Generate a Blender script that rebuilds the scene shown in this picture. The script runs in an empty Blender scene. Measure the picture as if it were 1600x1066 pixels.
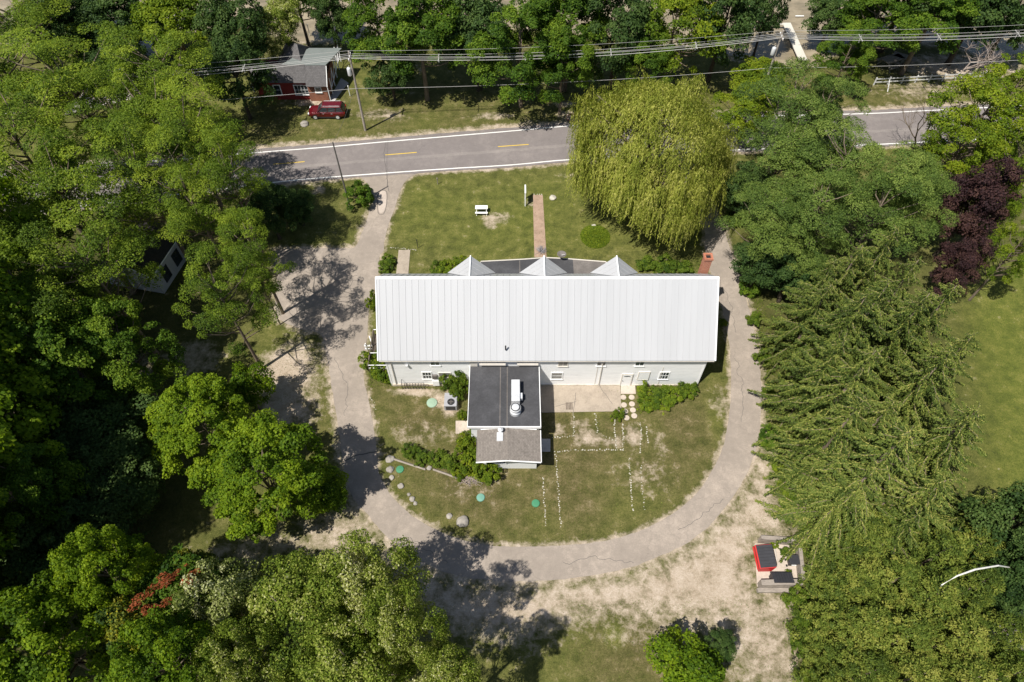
import bpy, math, random
import numpy as np
from mathutils import Vector, Matrix, noise as mnoise
from mathutils.geometry import tessellate_polygon
R = math.radians
C = bpy.context.scene.collection
SC = bpy.context.scene
# ------------------------------------------------------------ camera
FPX, CAMH, PIT = 1067.0, 59.0, R(55)
cam_d = bpy.data.cameras.new('camera'); cam = bpy.data.objects.new('camera', cam_d); C.objects.link(cam)
cam.location = (0, 0, CAMH); cam.rotation_euler = (R(90) - PIT, 0, 0)
cam_d.sensor_width = 36; cam_d.lens = 24.0; cam_d.clip_start = 0.5; cam_d.clip_end = 3000
SC.camera = cam
# ------------------------------------------------------------ light
SUN_EL, SUN_AZ = 60.0, 42.0          # shadows run towards (cos az, sin az)
w = bpy.data.worlds.new('World'); SC.world = w; w.use_nodes = True
nt = w.node_tree; bg = nt.nodes['Background']
sky = nt.nodes.new('ShaderNodeTexSky'); sky.sky_type = 'NISHITA'; sky.sun_disc = False
sky.sun_elevation = R(SUN_EL)
sx, sy = -math.cos(R(SUN_AZ)), -math.sin(R(SUN_AZ))
sky.sun_rotation = math.atan2(sx, sy)
nt.links.new(sky.outputs[0], bg.inputs[0]); bg.inputs[1].default_value = 0.062
sl = bpy.data.lights.new('sun', 'SUN'); so = bpy.data.objects.new('sun', sl); C.objects.link(so)
sl.energy = 4.6; sl.angle = R(0.55); sl.color = (1.0, 0.955, 0.88)
sd = Vector((-sx * math.cos(R(SUN_EL)), -sy * math.cos(R(SUN_EL)), -math.sin(R(SUN_EL))))
so.rotation_euler = sd.to_track_quat('-Z', 'Y').to_euler(); so.location = (-60, -50, 120)
SC.view_settings.view_transform = 'Standard'; SC.view_settings.look = 'None'
SC.view_settings.exposure = 0.50; SC.view_settings.gamma = 1.0
SC.render.engine = 'CYCLES'

# ------------------------------------------------------------ helpers
def G(px, py, z=0.0):
    """point of the place at height z that the photograph's pixel (1600x1066) shows"""
    u = (px - 800) / FPX; v = (py - 533) / FPX
    dy = math.cos(PIT) - v * math.sin(PIT); dz = -math.sin(PIT) - v * math.cos(PIT)
    t = (z - CAMH) / dz
    return Vector((u * t, dy * t, z))
def GP(pts, z=0.0): return [tuple(G(a, b, z)[:2]) for a, b in pts]
def WZ(py, y):            # height on a wall standing at distance y
    return CAMH - y * math.tan(PIT + math.atan((py - 533) / FPX))
def tag(o, label=None, cat=None, group=None, kind=None):
    if label: o['label'] = label
    if cat: o['category'] = cat
    if group: o['group'] = group
    if kind: o['kind'] = kind
    return o
def wloc(o):
    v = Vector((0, 0, 0))
    while o is not None: v = v + o.location; o = o.parent
    return v
def empty(name, loc, label=None, cat=None, group=None):
    o = bpy.data.objects.new(name, None); C.objects.link(o); o.location = loc
    o.empty_display_size = 0.3
    return tag(o, label, cat, group)
def kids(o): return [c for c in bpy.data.objects if c.parent == o]
def copy_tree(o, parent=None, kd=None):
    c = o.copy(); C.objects.link(c); c.parent = parent
    for ch in (o.children): copy_tree(ch, c)
    return c
class MB:
    def __init__(s): s.v = []; s.f = []
    def add(s, vs, fs):
        n = len(s.v); s.v += [tuple(q) for q in vs]; s.f += [tuple(n + i for i in f) for f in fs]; return s
    def box(s, x0, x1, y0, y1, z0, z1):
        return s.add([(x0,y0,z0),(x1,y0,z0),(x1,y1,z0),(x0,y1,z0),(x0,y0,z1),(x1,y0,z1),(x1,y1,z1),(x0,y1,z1)],
                     [(0,3,2,1),(4,5,6,7),(0,1,5,4),(1,2,6,5),(2,3,7,6),(3,0,4,7)])
    def obox(s, c, d, rz=0, rx=0, ry=0):
        m = Matrix.Rotation(rz, 3, 'Z') @ Matrix.Rotation(ry, 3, 'Y') @ Matrix.Rotation(rx, 3, 'X')
        hx, hy, hz = d[0]/2, d[1]/2, d[2]/2
        vs = [Vector(c) + m @ Vector((a*hx, b*hy, e*hz)) for e in (-1,1) for a, b in ((-1,-1),(1,-1),(1,1),(-1,1))]
        return s.add(vs, [(0,3,2,1),(4,5,6,7),(0,1,5,4),(1,2,6,5),(2,3,7,6),(3,0,4,7)])
    def tube(s, pts, rad, n=8, cap=True):
        pts = [Vector(p) for p in pts]
        if not hasattr(rad, '__len__'): rad = [rad] * len(pts)
        rings = []
        for i, p in enumerate(pts):
            d = (pts[min(i+1, len(pts)-1)] - pts[max(i-1, 0)])
            d = d.normalized() if d.length > 1e-6 else Vector((0,0,1))
            a = d.cross(Vector((0,0,1)) if abs(d.z) < .9 else Vector((1,0,0))).normalized(); b = d.cross(a)
            rings.append([p + (a*math.cos(2*math.pi*k/n) + b*math.sin(2*math.pi*k/n)) * rad[i] for k in range(n)])
        vs = [q for r_ in rings for q in r_]; fs = []
        for i in range(len(pts)-1):
            for k in range(n): fs.append((i*n+k, i*n+(k+1)%n, (i+1)*n+(k+1)%n, (i+1)*n+k))
        if cap: fs.append(tuple(range(n-1,-1,-1))); fs.append(tuple((len(pts)-1)*n+k for k in range(n)))
        return s.add(vs, fs)
    def lathe(s, c, prof, n=20):
        c = Vector(c); vs = []; fs = []
        for r_, z in prof:
            for k in range(n): vs.append(c + Vector((r_*math.cos(2*math.pi*k/n), r_*math.sin(2*math.pi*k/n), z)))
        for i in range(len(prof)-1):
            for k in range(n): fs.append((i*n+k, i*n+(k+1)%n, (i+1)*n+(k+1)%n, (i+1)*n+k))
        fs.append(tuple(range(n-1,-1,-1))); fs.append(tuple((len(prof)-1)*n+k for k in range(n)))
        return s.add(vs, fs)
    def prism(s, pts, z0, z1):
        n = len(pts); tri = tessellate_polygon([[Vector((p[0],p[1],0)) for p in pts]])
        vs = [(p[0],p[1],z0) for p in pts] + [(p[0],p[1],z1) for p in pts]
        fs = [tuple(reversed(t)) for t in tri] + [tuple(n+i for i in t) for t in tri]
        fs += [(i,(i+1)%n,n+(i+1)%n,n+i) for i in range(n)]
        return s.add(vs, fs)
    def quad3(s, a, b, c, d, th):       # a slab: quad abcd thickened downwards along its normal
        a, b, c, d = map(Vector, (a, b, c, d)); nrm = (b-a).cross(d-a).normalized()
        if nrm.z < 0: nrm = -nrm
        lo = [q - nrm*th for q in (a,b,c,d)]
        return s.add([a,b,c,d]+lo, [(0,1,2,3),(7,6,5,4),(0,4,5,1),(1,5,6,2),(2,6,7,3),(3,7,4,0)])
    def build(s, name, m, parent=None, smooth=False, bevel=0):
        off = wloc(parent) if parent is not None else Vector((0,0,0))
        me = bpy.data.meshes.new(name)
        me.from_pydata([(a-off.x, b-off.y, c-off.z) for a,b,c in s.v], [], s.f)
        import bmesh
        b = bmesh.new(); b.from_mesh(me); bmesh.ops.recalc_face_normals(b, faces=b.faces); b.to_mesh(me); b.free()
        me.materials.append(m)
        if smooth: me.polygons.foreach_set('use_smooth', [True]*len(me.polygons))
        o = bpy.data.objects.new(name, me); C.objects.link(o); o.parent = parent
        if bevel:
            md = o.modifiers.new('bev', 'BEVEL'); md.width = bevel; md.segments = 2; md.limit_method = 'ANGLE'
        return o

def build_each(mb, n, name, m, parent=None):
    """every n vertices of mb are one piece: link each as a part of its own"""
    for i in range(0, len(mb.v), n):
        q = MB(); q.v = mb.v[i:i+n]; q.f = [tuple(a-i for a in f) for f in mb.f if i <= f[0] < i+n]; q.build(name, m, parent)

# ------------------------------------------------------------ materials
def mat(name, rough=0.8, spec=0.3, metal=0.0):
    m = bpy.data.materials.new(name); m.use_nodes = True
    t = m.node_tree; p = t.nodes['Principled BSDF']
    p.inputs['Roughness'].default_value = rough; p.inputs['Metallic'].default_value = metal
    p.inputs['Specular IOR Level'].default_value = spec
    return m, t, p
def N(t, typ, **kw):
    n = t.nodes.new(typ)
    for k, v in kw.items():
        if k.startswith('i_'): n.inputs[k[2:].replace('_', ' ')].default_value = v
        else: setattr(n, k, v)
    return n
def noise(t, scale, detail=4, rough=0.55, vec=None, dist=0):
    n = N(t, 'ShaderNodeTexNoise'); n.inputs['Scale'].default_value = scale; n.inputs['Detail'].default_value = detail
    n.inputs['Roughness'].default_value = rough; n.inputs['Distortion'].default_value = dist
    if vec is not None: t.links.new(vec, n.inputs['Vector'])
    return n.outputs[0]
def coords(t, scale=(1,1,1)):
    g = N(t, 'ShaderNodeNewGeometry')
    mp = N(t, 'ShaderNodeMapping'); mp.inputs['Scale'].default_value = scale
    t.links.new(g.outputs['Position'], mp.inputs['Vector']); return mp.outputs[0]
def ocoords(t, scale=(1,1,1)):
    g = N(t, 'ShaderNodeTexCoord')
    mp = N(t, 'ShaderNodeMapping'); mp.inputs['Scale'].default_value = scale
    t.links.new(g.outputs['Object'], mp.inputs['Vector']); return mp.outputs[0]
def ramp(t, fac, stops):
    r = N(t, 'ShaderNodeValToRGB'); e = r.color_ramp.elements
    while len(e) < len(stops): e.new(0.5)
    for i, (p, c) in enumerate(stops): e[i].position = p; e[i].color = (*c, 1) if len(c) == 3 else c
    t.links.new(fac, r.inputs[0]); return r.outputs[0]
def mix(t, fac, a, b, mode='MIX'):
    n = N(t, 'ShaderNodeMix', data_type='RGBA', blend_type=mode)
    for s_, x in ((0, fac), (6, a), (7, b)):
        if isinstance(x, (int, float)): n.inputs[s_].default_value = x
        elif isinstance(x, tuple): n.inputs[s_].default_value = (*x, 1)
        else: t.links.new(x, n.inputs[s_])
    return n.outputs[2]
def fmath(t, op, a, b=None, c=None, clamp=False):
    n = N(t, 'ShaderNodeMath', operation=op, use_clamp=clamp)
    for i, x in enumerate((a, b, c)):
        if x is None: continue
        if isinstance(x, (int, float)): n.inputs[i].default_value = x
        else: t.links.new(x, n.inputs[i])
    return n.outputs[0]
def bump(t, p, h, strength=0.4, dist=0.05):
    b = N(t, 'ShaderNodeBump'); b.inputs['Strength'].default_value = strength; b.inputs['Distance'].default_value = dist
    t.links.new(h, b.inputs['Height']); t.links.new(b.outputs[0], p.inputs['Normal'])
def simple(name, c, var=0.25, scale=3.0, rough=0.7, spec=0.3, metal=0.0, bmp=0.0, stretch=(1,1,1), local=False):
    m, t, p = mat(name, rough, spec, metal)
    v = (ocoords if local else coords)(t, stretch)
    n = noise(t, scale, 5, 0.6, v)
    n2 = noise(t, scale*0.23, 3, 0.5, v)
    f = fmath(t, 'ADD', fmath(t, 'MULTIPLY', n, 0.6), fmath(t, 'MULTIPLY', n2, 0.4))
    a = tuple(x*(1-var) for x in c); b = tuple(min(1, x*(1+var)) for x in c)
    t.links.new(ramp(t, f, [(0.32, a), (0.68, b)]), p.inputs['Base Color'])
    if bmp: bump(t, p, n, bmp, 0.03)
    return m
def leafmat(name, cols, trans=0.35, rough=0.6, spec=0.14):
    """leaf colours follow the tint value kept on every leaf"""
    m = bpy.data.materials.new(name); m.use_nodes = True; t = m.node_tree
    p = t.nodes['Principled BSDF']; out = t.nodes['Material Output']
    p.inputs['Roughness'].default_value = rough; p.inputs['Specular IOR Level'].default_value = spec
    a = N(t, 'ShaderNodeAttribute', attribute_name='tint')
    oi = N(t, 'ShaderNodeObjectInfo')
    f = fmath(t, 'ADD', a.outputs['Fac'], fmath(t, 'MULTIPLY', fmath(t, 'SUBTRACT', oi.outputs['Random'], 0.5), 0.25), None, True)
    k = len(cols)
    col = ramp(t, f, [(i/(k-1), c) for i, c in enumerate(cols)])
    t.links.new(col, p.inputs['Base Color'])
    tr = N(t, 'ShaderNodeBsdfTranslucent')
    t.links.new(mix(t, 1.0, col, (1.25, 1.3, 0.5), 'MULTIPLY'), tr.inputs[0])
    ms = N(t, 'ShaderNodeMixShader'); ms.inputs[0].default_value = trans
    t.links.new(p.outputs[0], ms.inputs[1]); t.links.new(tr.outputs[0], ms.inputs[2]); t.links.new(ms.outputs[0], out.inputs[0])
    return m
M = {}
M['leaf_locust'] = leafmat('locust_leaf', [(.046,.084,.011), (.115,.180,.017), (.205,.275,.026), (.31,.37,.036)], .40)
M['leaf_locust_cool'] = leafmat('pale_locust_leaf', [(.046,.082,.018), (.105,.165,.032), (.175,.240,.048), (.26,.32,.07)], .36)
M['leaf_maple'] = leafmat('maple_leaf', [(.045,.090,.008), (.098,.170,.009), (.170,.250,.012), (.25,.33,.016)], .42)
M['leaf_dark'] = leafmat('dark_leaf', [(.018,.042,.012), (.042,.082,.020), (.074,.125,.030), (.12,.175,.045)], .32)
M['leaf_mid'] = leafmat('green_leaf', [(.026,.062,.008), (.066,.130,.012), (.125,.200,.018), (.21,.29,.026)], .4)
M['leaf_lime'] = leafmat('lime_leaf', [(.060,.105,.010), (.12,.185,.012), (.19,.25,.015), (.27,.31,.02)], .4)
M['leaf_olive'] = leafmat('olive_leaf', [(.045,.075,.010), (.115,.170,.018), (.205,.260,.034), (.34,.36,.09), (.60,.58,.34)], .34)
M['leaf_cream'] = leafmat('cream_blossom_leaf', [(.06,.09,.015), (.16,.20,.04), (.34,.36,.14), (.60,.60,.40)], .3)
M['leaf_yellow'] = leafmat('yellowing_leaf', [(.025,.055,.012), (.06,.10,.016), (.20,.21,.02), (.45,.36,.02)], .3)
M['leaf_red'] = leafmat('red_blossom', [(.12,.05,.015), (.30,.075,.03), (.42,.13,.05)], .25)
M['leaf_purple'] = leafmat('purple_leaf', [(.016,.010,.012), (.036,.018,.020), (.062,.030,.028), (.10,.055,.04)], .2, .7, .15)
M['leaf_willow'] = leafmat('willow_leaf', [(.090,.120,.016), (.195,.235,.032), (.33,.35,.060), (.52,.50,.14)], .38)
M['leaf_spruce'] = leafmat('spruce_needle', [(.024,.042,.008), (.072,.106,.018), (.150,.186,.034), (.34,.32,.085)], .14)
M['leaf_cedar'] = leafmat('cedar_foliage', [(.036,.060,.010), (.095,.138,.020), (.175,.210,.034), (.29,.29,.06)], .22)
M['leaf_weed'] = leafmat('weed_leaf', [(.060,.110,.012), (.125,.190,.015), (.21,.27,.02), (.33,.35,.03)], .38)
M['bark'] = simple('bark', (.17,.135,.10), .45, 6, .9, .1, bmp=.5, stretch=(3,3,.6), local=True)
M['bark_dark'] = simple('dark_bark', (.075,.06,.045), .4, 6, .9, .1, bmp=.5, stretch=(3,3,.6), local=True)
M['bark_dead'] = simple('dead_wood', (.30,.25,.22), .3, 6, .9, .1, stretch=(3,3,.6), local=True)
M['bark_birch'] = simple('birch_bark', (.72,.70,.64), .2, 4, .8, .1)

# ---------------------------------------------------------------- foliage meshes
def leaf_mesh(name, P, Nn, S, T, asp=1.0, material=None, axis=None, fold=0.25, seed=0):
    """one small bent diamond per leaf: P positions, Nn normals, S sizes, T tint"""
    rng = np.random.default_rng(seed)
    n = len(P)
    Nn = Nn / np.maximum(np.linalg.norm(Nn, axis=1, keepdims=True), 1e-6)
    a = rng.normal(size=(n, 3)) if axis is None else axis
    u = a - (a * Nn).sum(1, keepdims=True) * Nn
    u /= np.maximum(np.linalg.norm(u, axis=1, keepdims=True), 1e-6)
    v = np.cross(Nn, u)
    S = S[:, None]; as_ = asp
    q = np.empty((n, 4, 3))
    q[:, 0] = P - u * S * .5
    q[:, 1] = P - v * S * .5 * as_ - Nn * S * fold * .5
    q[:, 2] = P + u * S * .5 - Nn * S * fold
    q[:, 3] = P + v * S * .5 * as_ - Nn * S * fold * .5
    me = bpy.data.meshes.new(name)
    me.vertices.add(n*4); me.vertices.foreach_set('co', q.reshape(-1))
    me.loops.add(n*4); me.loops.foreach_set('vertex_index', np.arange(n*4, dtype=np.int32))
    me.polygons.add(n); me.polygons.foreach_set('loop_start', np.arange(0, n*4, 4, dtype=np.int32))
    me.polygons.foreach_set('loop_total', np.full(n, 4, dtype=np.int32))
    at = me.attributes.new('tint', 'FLOAT', 'FACE'); at.data.foreach_set('value', np.clip(T, 0, 1).astype(np.float32))
    me.update(calc_edges=True)
    if material: me.materials.append(material)
    return me
def dirs(rng, n):
    d = rng.normal(size=(n, 3)); return d / np.linalg.norm(d, axis=1, keepdims=True)
def crown_cloud(seed, Rr, zc, hz, nclump, cr, per, leaf, flat=0.6, upbias=0.35, inner=0.55, gap=0.0, lobes=0.22, twig=0.6):
    """clumps of leaves through an uneven crown; returns leaf arrays and clump centres"""
    rng = np.random.default_rng(seed)
    Ps, Ns, Ts, Ss, cen = [], [], [], [], []
    lob = rng.normal(size=(6, 3)); lob /= np.linalg.norm(lob, axis=1, keepdims=True); la = rng.uniform(-1, 1, 6)
    ga = math.pi * (3 - math.sqrt(5))
    for i in range(nclump):
        z = 1 - 1.75 * (i + .5) / nclump; th = ga * i + rng.uniform(-.35, .35)
        rr = math.sqrt(max(0, 1 - z*z)); d = np.array([rr*math.cos(th), rr*math.sin(th), z])
        if z < -.35 and rng.random() < .3: continue
        if gap and mnoise.noise(Vector(tuple(d*1.9)) + Vector((seed*3.7, 0, 0))) < gap - .42: continue
        k = 1 + lobes * float((la * np.maximum(0, lob @ d) ** 2).sum()) + rng.uniform(-.10, .12)
        sh = 1.0 if rng.random() > .30 else inner + .2 * rng.random()
        c = d * sh * k * np.array([Rr - cr*.6, Rr - cr*.6, hz - cr*.4]) + np.array([0, 0, zc])
        r = cr * rng.uniform(.5, 1.4); m = int(per * (r / cr) ** 2)
        q = dirs(rng, m); q[:, 2] = np.where(q[:, 2] < -.25, -q[:, 2] * rng.uniform(.2, 1, m), q[:, 2])
        # ragged clump: smaller twigs push out of it
        sub = dirs(rng, 9); amp = np.clip((q @ sub.T).max(1), 0, 1) ** 3
        rad = r * (.50 + .80 * amp * twig + .26 * rng.random(m) ** 2)
        an = rng.uniform(.65, 1.4, 3); an /= an.mean()
        P = c + q * rad[:, None] * np.array([1, 1, flat]) * an
        P[:, 2] -= .12 * ((P[:, 0]-c[0])**2 + (P[:, 1]-c[1])**2) / r
        nn = q * .55 + np.array([0, 0, upbias]) + rng.normal(size=(m, 3)) * .42 + d * .2
        Ps.append(P); Ns.append(nn); Ss.append(leaf * rng.uniform(.6, 1.35, m))
        ct = rng.uniform(.0, .8)
        Ts.append(np.clip(ct * .7 + rng.normal(.17, .17, m), 0, 1)); cen.append((c, r))
    return np.concatenate(Ps), np.concatenate(Ns), np.concatenate(Ss), np.concatenate(Ts), cen
def trunk_mb(seed, H, r0, top, cen, nb=14, forks=1):
    rng = random.Random(seed); mb = MB()
    fork = top * .45
    bx, by = rng.uniform(-.3, .3), rng.uniform(-.3, .3)
    mb.tube([(0,0,-.3),(0,0,.4),(bx*.4,by*.4,fork*.5),(bx,by,fork),(bx*1.5,by*1.2,top*.75),(bx*1.6,by*1.6,top)],
            [r0*1.5, r0*1.08, r0*.9, r0*.75, r0*.4, r0*.1], 9)
    cs = sorted(cen, key=lambda q: rng.random())[:nb]
    for c, r in cs:
        z0 = max(fork*.8, min(top*.85, c[2] - np.hypot(c[0], c[1]) * rng.uniform(.5, .9)))
        a = Vector((bx*z0/top*1.3, by*z0/top*1.3, z0)); b = Vector(c)
        mid = a.lerp(b, .5) + Vector((rng.uniform(-.4,.4), rng.uniform(-.4,.4), -.15*(b-a).length*.5))
        mb.tube([a, mid, b], [r0*.36, r0*.22, r0*.05], 5)
    return mb
KIND = {}
def proto_tree(kind, seed, H, Rr, cfrac, hz, nclump, cr, per, leaf, material, bark='bark', r0=.28, asp=.8, nb=16, **kw):
    P, Nn, S, T, cen = crown_cloud(seed, Rr, H*cfrac, hz, nclump, cr, per, leaf, **kw)
    root = empty('proto', (0,0,0))
    me = leaf_mesh('crown', P, Nn, S, T, asp, M[material], seed=seed)
    o = bpy.data.objects.new('crown', me); C.objects.link(o); o.parent = root
    t = trunk_mb(seed, H, r0, H*.86, cen, nb).build('trunk', M[bark], root, smooth=True)
    KIND.setdefault(kind, []).append((root, H, Rr, cfrac)); return root
for s_ in range(3):
    proto_tree('locust', 10+s_, 18, 5.4, .66, 5.4, 66, 1.35, 620, .20, 'leaf_locust', asp=.5, flat=.45, upbias=.55, gap=.30, lobes=.45, nb=34, r0=.26, inner=.4)
    proto_tree('pale_locust', 20+s_, 16, 5.2, .64, 5.2, 74, 1.25, 600, .19, 'leaf_locust_cool', asp=.45, flat=.5, upbias=.5, gap=.28, lobes=.45, nb=30, r0=.24, inner=.4)
for s_ in range(2):
    proto_tree('maple', 30+s_, 14, 5.4, .60, 5.6, 112, 1.0, 380, .22, 'leaf_maple', asp=.95, flat=.8, upbias=.35, lobes=.3, nb=24)
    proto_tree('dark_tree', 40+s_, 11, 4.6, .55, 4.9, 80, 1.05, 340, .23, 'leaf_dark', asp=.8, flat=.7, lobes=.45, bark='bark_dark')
    proto_tree('broad_tree', 50+s_, 16, 5.6, .62, 6.2, 92, 1.15, 440, .23, 'leaf_mid', asp=.85, flat=.65, lobes=.45, gap=.22)
    proto_tree('lime_tree', 60+s_, 13, 4.6, .60, 5.0, 80, 1.2, 300, .26, 'leaf_lime', asp=.8, flat=.6, lobes=.3, gap=.1)
    proto_tree('olive_tree', 70+s_, 15, 5.6, .58, 6.0, 120, .98, 360, .21, 'leaf_olive', asp=.65, flat=.8, upbias=.2, lobes=.5, gap=.18)
proto_tree('bright_locust', 82, 16, 5.6, .64, 5.4, 70, 1.2, 330, .26, 'leaf_lime', asp=.6, flat=.55, gap=.36, lobes=.35, nb=34, r0=.3)
proto_tree('cream_tree', 84, 12, 4.2, .60, 4.4, 75, 1.1, 320, .22, 'leaf_cream', asp=.7, flat=.7)
proto_tree('yellow_tree', 85, 11, 4.2, .60, 4.4, 80, 1.05, 300, .24, 'leaf_yellow', asp=.8, flat=.7)
proto_tree('purple_tree', 86, 13, 4.0, .56, 6.0, 85, 1.15, 330, .24, 'leaf_purple', asp=.8, flat=.8, bark='bark_dark', gap=.08)
proto_tree('small_maple', 87, 7, 3.0, .55, 3.1, 48, .95, 300, .22, 'leaf_maple', asp=.9, flat=.75, lobes=.4, r0=.14)

def proto_shrub(kind, seed, Rr, Hh, material, nclump=26, leaf=.15, per=170):
    P, Nn, S, T, cen = crown_cloud(seed, Rr, Hh*.42, Hh*.58, nclump*2, Rr*.24, per*.7, leaf*.8, flat=.9, upbias=.3, inner=.5, lobes=.6, gap=.2)
    keep = P[:, 2] > .02; P, Nn, S, T = P[keep], Nn[keep], S[keep], T[keep]
    root = empty('proto', (0,0,0))
    o = bpy.data.objects.new('foliage', leaf_mesh('foliage', P, Nn, S, T, .7, M[material], seed=seed)); C.objects.link(o); o.parent = root
    st = MB()
    rng = random.Random(seed)
    for k in range(6):
        a = rng.uniform(0, 6.28); st.tube([(0,0,-.1),(Rr*.25*math.cos(a),Rr*.25*math.sin(a),Hh*.35),(Rr*.55*math.cos(a),Rr*.55*math.sin(a),Hh*.7)],[.04,.03,.012],5)
    st.build('stem', M['bark'], root)
    KIND.setdefault(kind, []).append((root, Hh, Rr, .45)); return root
M['leaf_shrub'] = leafmat('shrub_leaf', [(.035,.070,.010), (.080,.135,.014), (.14,.20,.02), (.22,.28,.03)], .38)
proto_shrub('green_shrub', 101, 1.3, 1.7, 'leaf_shrub', 30, .16, 220)
proto_shrub('green_shrub', 102, 1.3, 1.5, 'leaf_shrub', 30, .16, 220)
proto_shrub('lime_shrub', 103, 1.2, 1.2, 'leaf_weed', 28, .15, 200)
proto_shrub('lime_shrub', 104, 1.2, 1.3, 'leaf_weed', 28, .15, 200)
proto_shrub('dark_shrub', 105, 1.6, 2.2, 'leaf_mid', 30, .2, 220)

def proto_spruce(seed, H, Rr):
    rng = np.random.default_rng(seed)
    Ps, Ns, Ss, Ts, Ax = [], [], [], [], []
    limbs = MB(); z = H * .10; k = 0
    while z < H - .25:
        f = (H - z) / H; L = Rr * min(1.0, f*1.25) ** .66
        nb = 6 if f > .3 else 5
        for b in range(nb):
            th = 2*math.pi*b/nb + k*1.1 + rng.uniform(-.45, .45)
            l = L * rng.uniform(.62, 1.02); bz = z + rng.uniform(-.25, .25)
            if rng.random() < .08: continue
            ns = max(4, int(l / .125)); tt = np.linspace(.16, 1, ns)
            out = np.array([math.cos(th), math.sin(th), 0]); side = np.array([-math.sin(th), math.cos(th), 0])
            curl = rng.uniform(-.34, .34)
            droop = (.26 + .34*f) * l
            C0 = out * (tt*l)[:, None] + side * (curl * l * tt**2)[:, None]
            C0[:, 2] = bz + .12*l*np.sin(tt*2.2) - droop*tt**1.7 + .20*l*np.clip(tt-.65, 0, 1)
            C0 += np.cumsum(rng.normal(size=(ns, 3))*.03, axis=0)
            if b % 2 == 0:
                i_ = [0, ns//3, 2*ns//3, ns-1]
                limbs.tube([C0[j] for j in i_], [.055*f+.02, .04*f+.015, .025, .01], 4)
            bt = rng.uniform(.0, .75)
            wid = (.50 + .12*np.sin(tt*9+rng.uniform(0, 6))) * np.minimum(1, (1.08-tt)*2.0) * (l/Rr*.5+.6)
            for sd_ in (-1, 1):
                for rep in range(5):
                    m = ns; s0 = rng.uniform(0, 1, m)**.8
                    P = C0 + side * (sd_ * wid * s0 * .62)[:, None] + rng.normal(size=(m, 3))*.05
                    P[:, 2] -= wid * (s0**1.5) * rng.uniform(.8, 2.0, m)
                    ax = side * sd_ * (1-s0[:, None]*.6) + out * .5 + np.array([0, 0, -.5]) - np.array([0, 0, .7])*s0[:, None] + rng.normal(size=(m, 3))*.35
                    nn = side * sd_ * (.2+.8*s0[:, None]) + np.array([0, 0, .8]) + rng.normal(size=(m, 3))*.35
                    Ps.append(P); Ax.append(ax); Ns.append(nn); Ss.append(rng.uniform(.18, .34, m)*(.6+.4*min(1, l/2)))
                    Ts.append(np.clip(bt*.55 + rng.normal(.17, .13, m), 0, 1))
            P = C0 + rng.normal(size=(ns, 3))*.025 + np.array([0, 0, .05])
            Ps.append(P); Ax.append(np.tile(out, (ns, 1)) + rng.normal(size=(ns, 3))*.2); Ns.append(np.tile([0, 0, 1.], (ns, 1)) + rng.normal(size=(ns, 3))*.25)
            Ss.append(np.full(ns, .20)); Ts.append(np.clip(rng.normal(.80, .14, ns), 0, 1))  # paler needles along the top of every bough
        z += .62 + .42*f; k += 1
    P, Nn, S, T, A = map(np.concatenate, (Ps, Ns, Ss, Ts, Ax))
    root = empty('proto', (0,0,0))
    o = bpy.data.objects.new('crown', leaf_mesh('crown', P, Nn, S, T, .34, M['leaf_spruce'], axis=A, fold=.12, seed=seed)); C.objects.link(o); o.parent = root
    limbs.tube([(0,0,-.3),(0,0,.5),(0,0,H*.5),(0,0,H*.97)], [.42,.32,.2,.03], 8)
    limbs.build('trunk', M['bark'], root, smooth=True)
    KIND.setdefault('spruce', []).append((root, H, Rr, 1.0)); return root
for s_ in range(3): proto_spruce(200+s_, 17, 5.4)

def proto_cedar(seed, H, Rr):
    rng = np.random.default_rng(seed)
    Ps, Ns, Ss, Ts = [], [], [], []
    nc = 330
    for i in range(nc):
        f = (i+.5)/nc; z = H*(1 - .95*f**.75); rr = Rr*min(1.0, (1-z/H)**.62*1.15)
        th = i*2.39996 + rng.uniform(-.3,.3); k = rng.uniform(.55, 1.05)
        c = np.array([rr*k*math.cos(th), rr*k*math.sin(th), z + rng.uniform(-.3,.3)])
        m = 80; q = dirs(rng, m); q[:, 2] = np.abs(q[:, 2])
        r = rng.uniform(.32, .62)
        P = c + q*np.array([1,1,.75])*(r*rng.uniform(.35,1,m))[:, None]
        Ps.append(P); Ns.append(q*.6 + np.array([0,0,.3]) + rng.normal(size=(m,3))*.5); Ss.append(rng.uniform(.12,.26,m))
        Ts.append(np.clip(rng.uniform(.0,.8)*.8 + rng.normal(.16,.14,m), 0, 1))
    P, Nn, S, T = map(np.concatenate, (Ps, Ns, Ss, Ts))
    root = empty('proto', (0,0,0))
    o = bpy.data.objects.new('crown', leaf_mesh('crown', P, Nn, S, T, .45, M['leaf_cedar'], seed=seed)); C.objects.link(o); o.parent = root
    MB().tube([(0,0,-.3),(0,0,.5),(0,0,H*.5),(0,0,H*.95)], [.3,.22,.14,.02], 7).build('trunk', M['bark'], root, smooth=True)
    KIND.setdefault('cedar', []).append((root, H, Rr, .6)); return root
for s_ in range(2): proto_cedar(230+s_, 11, 3.8)

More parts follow.
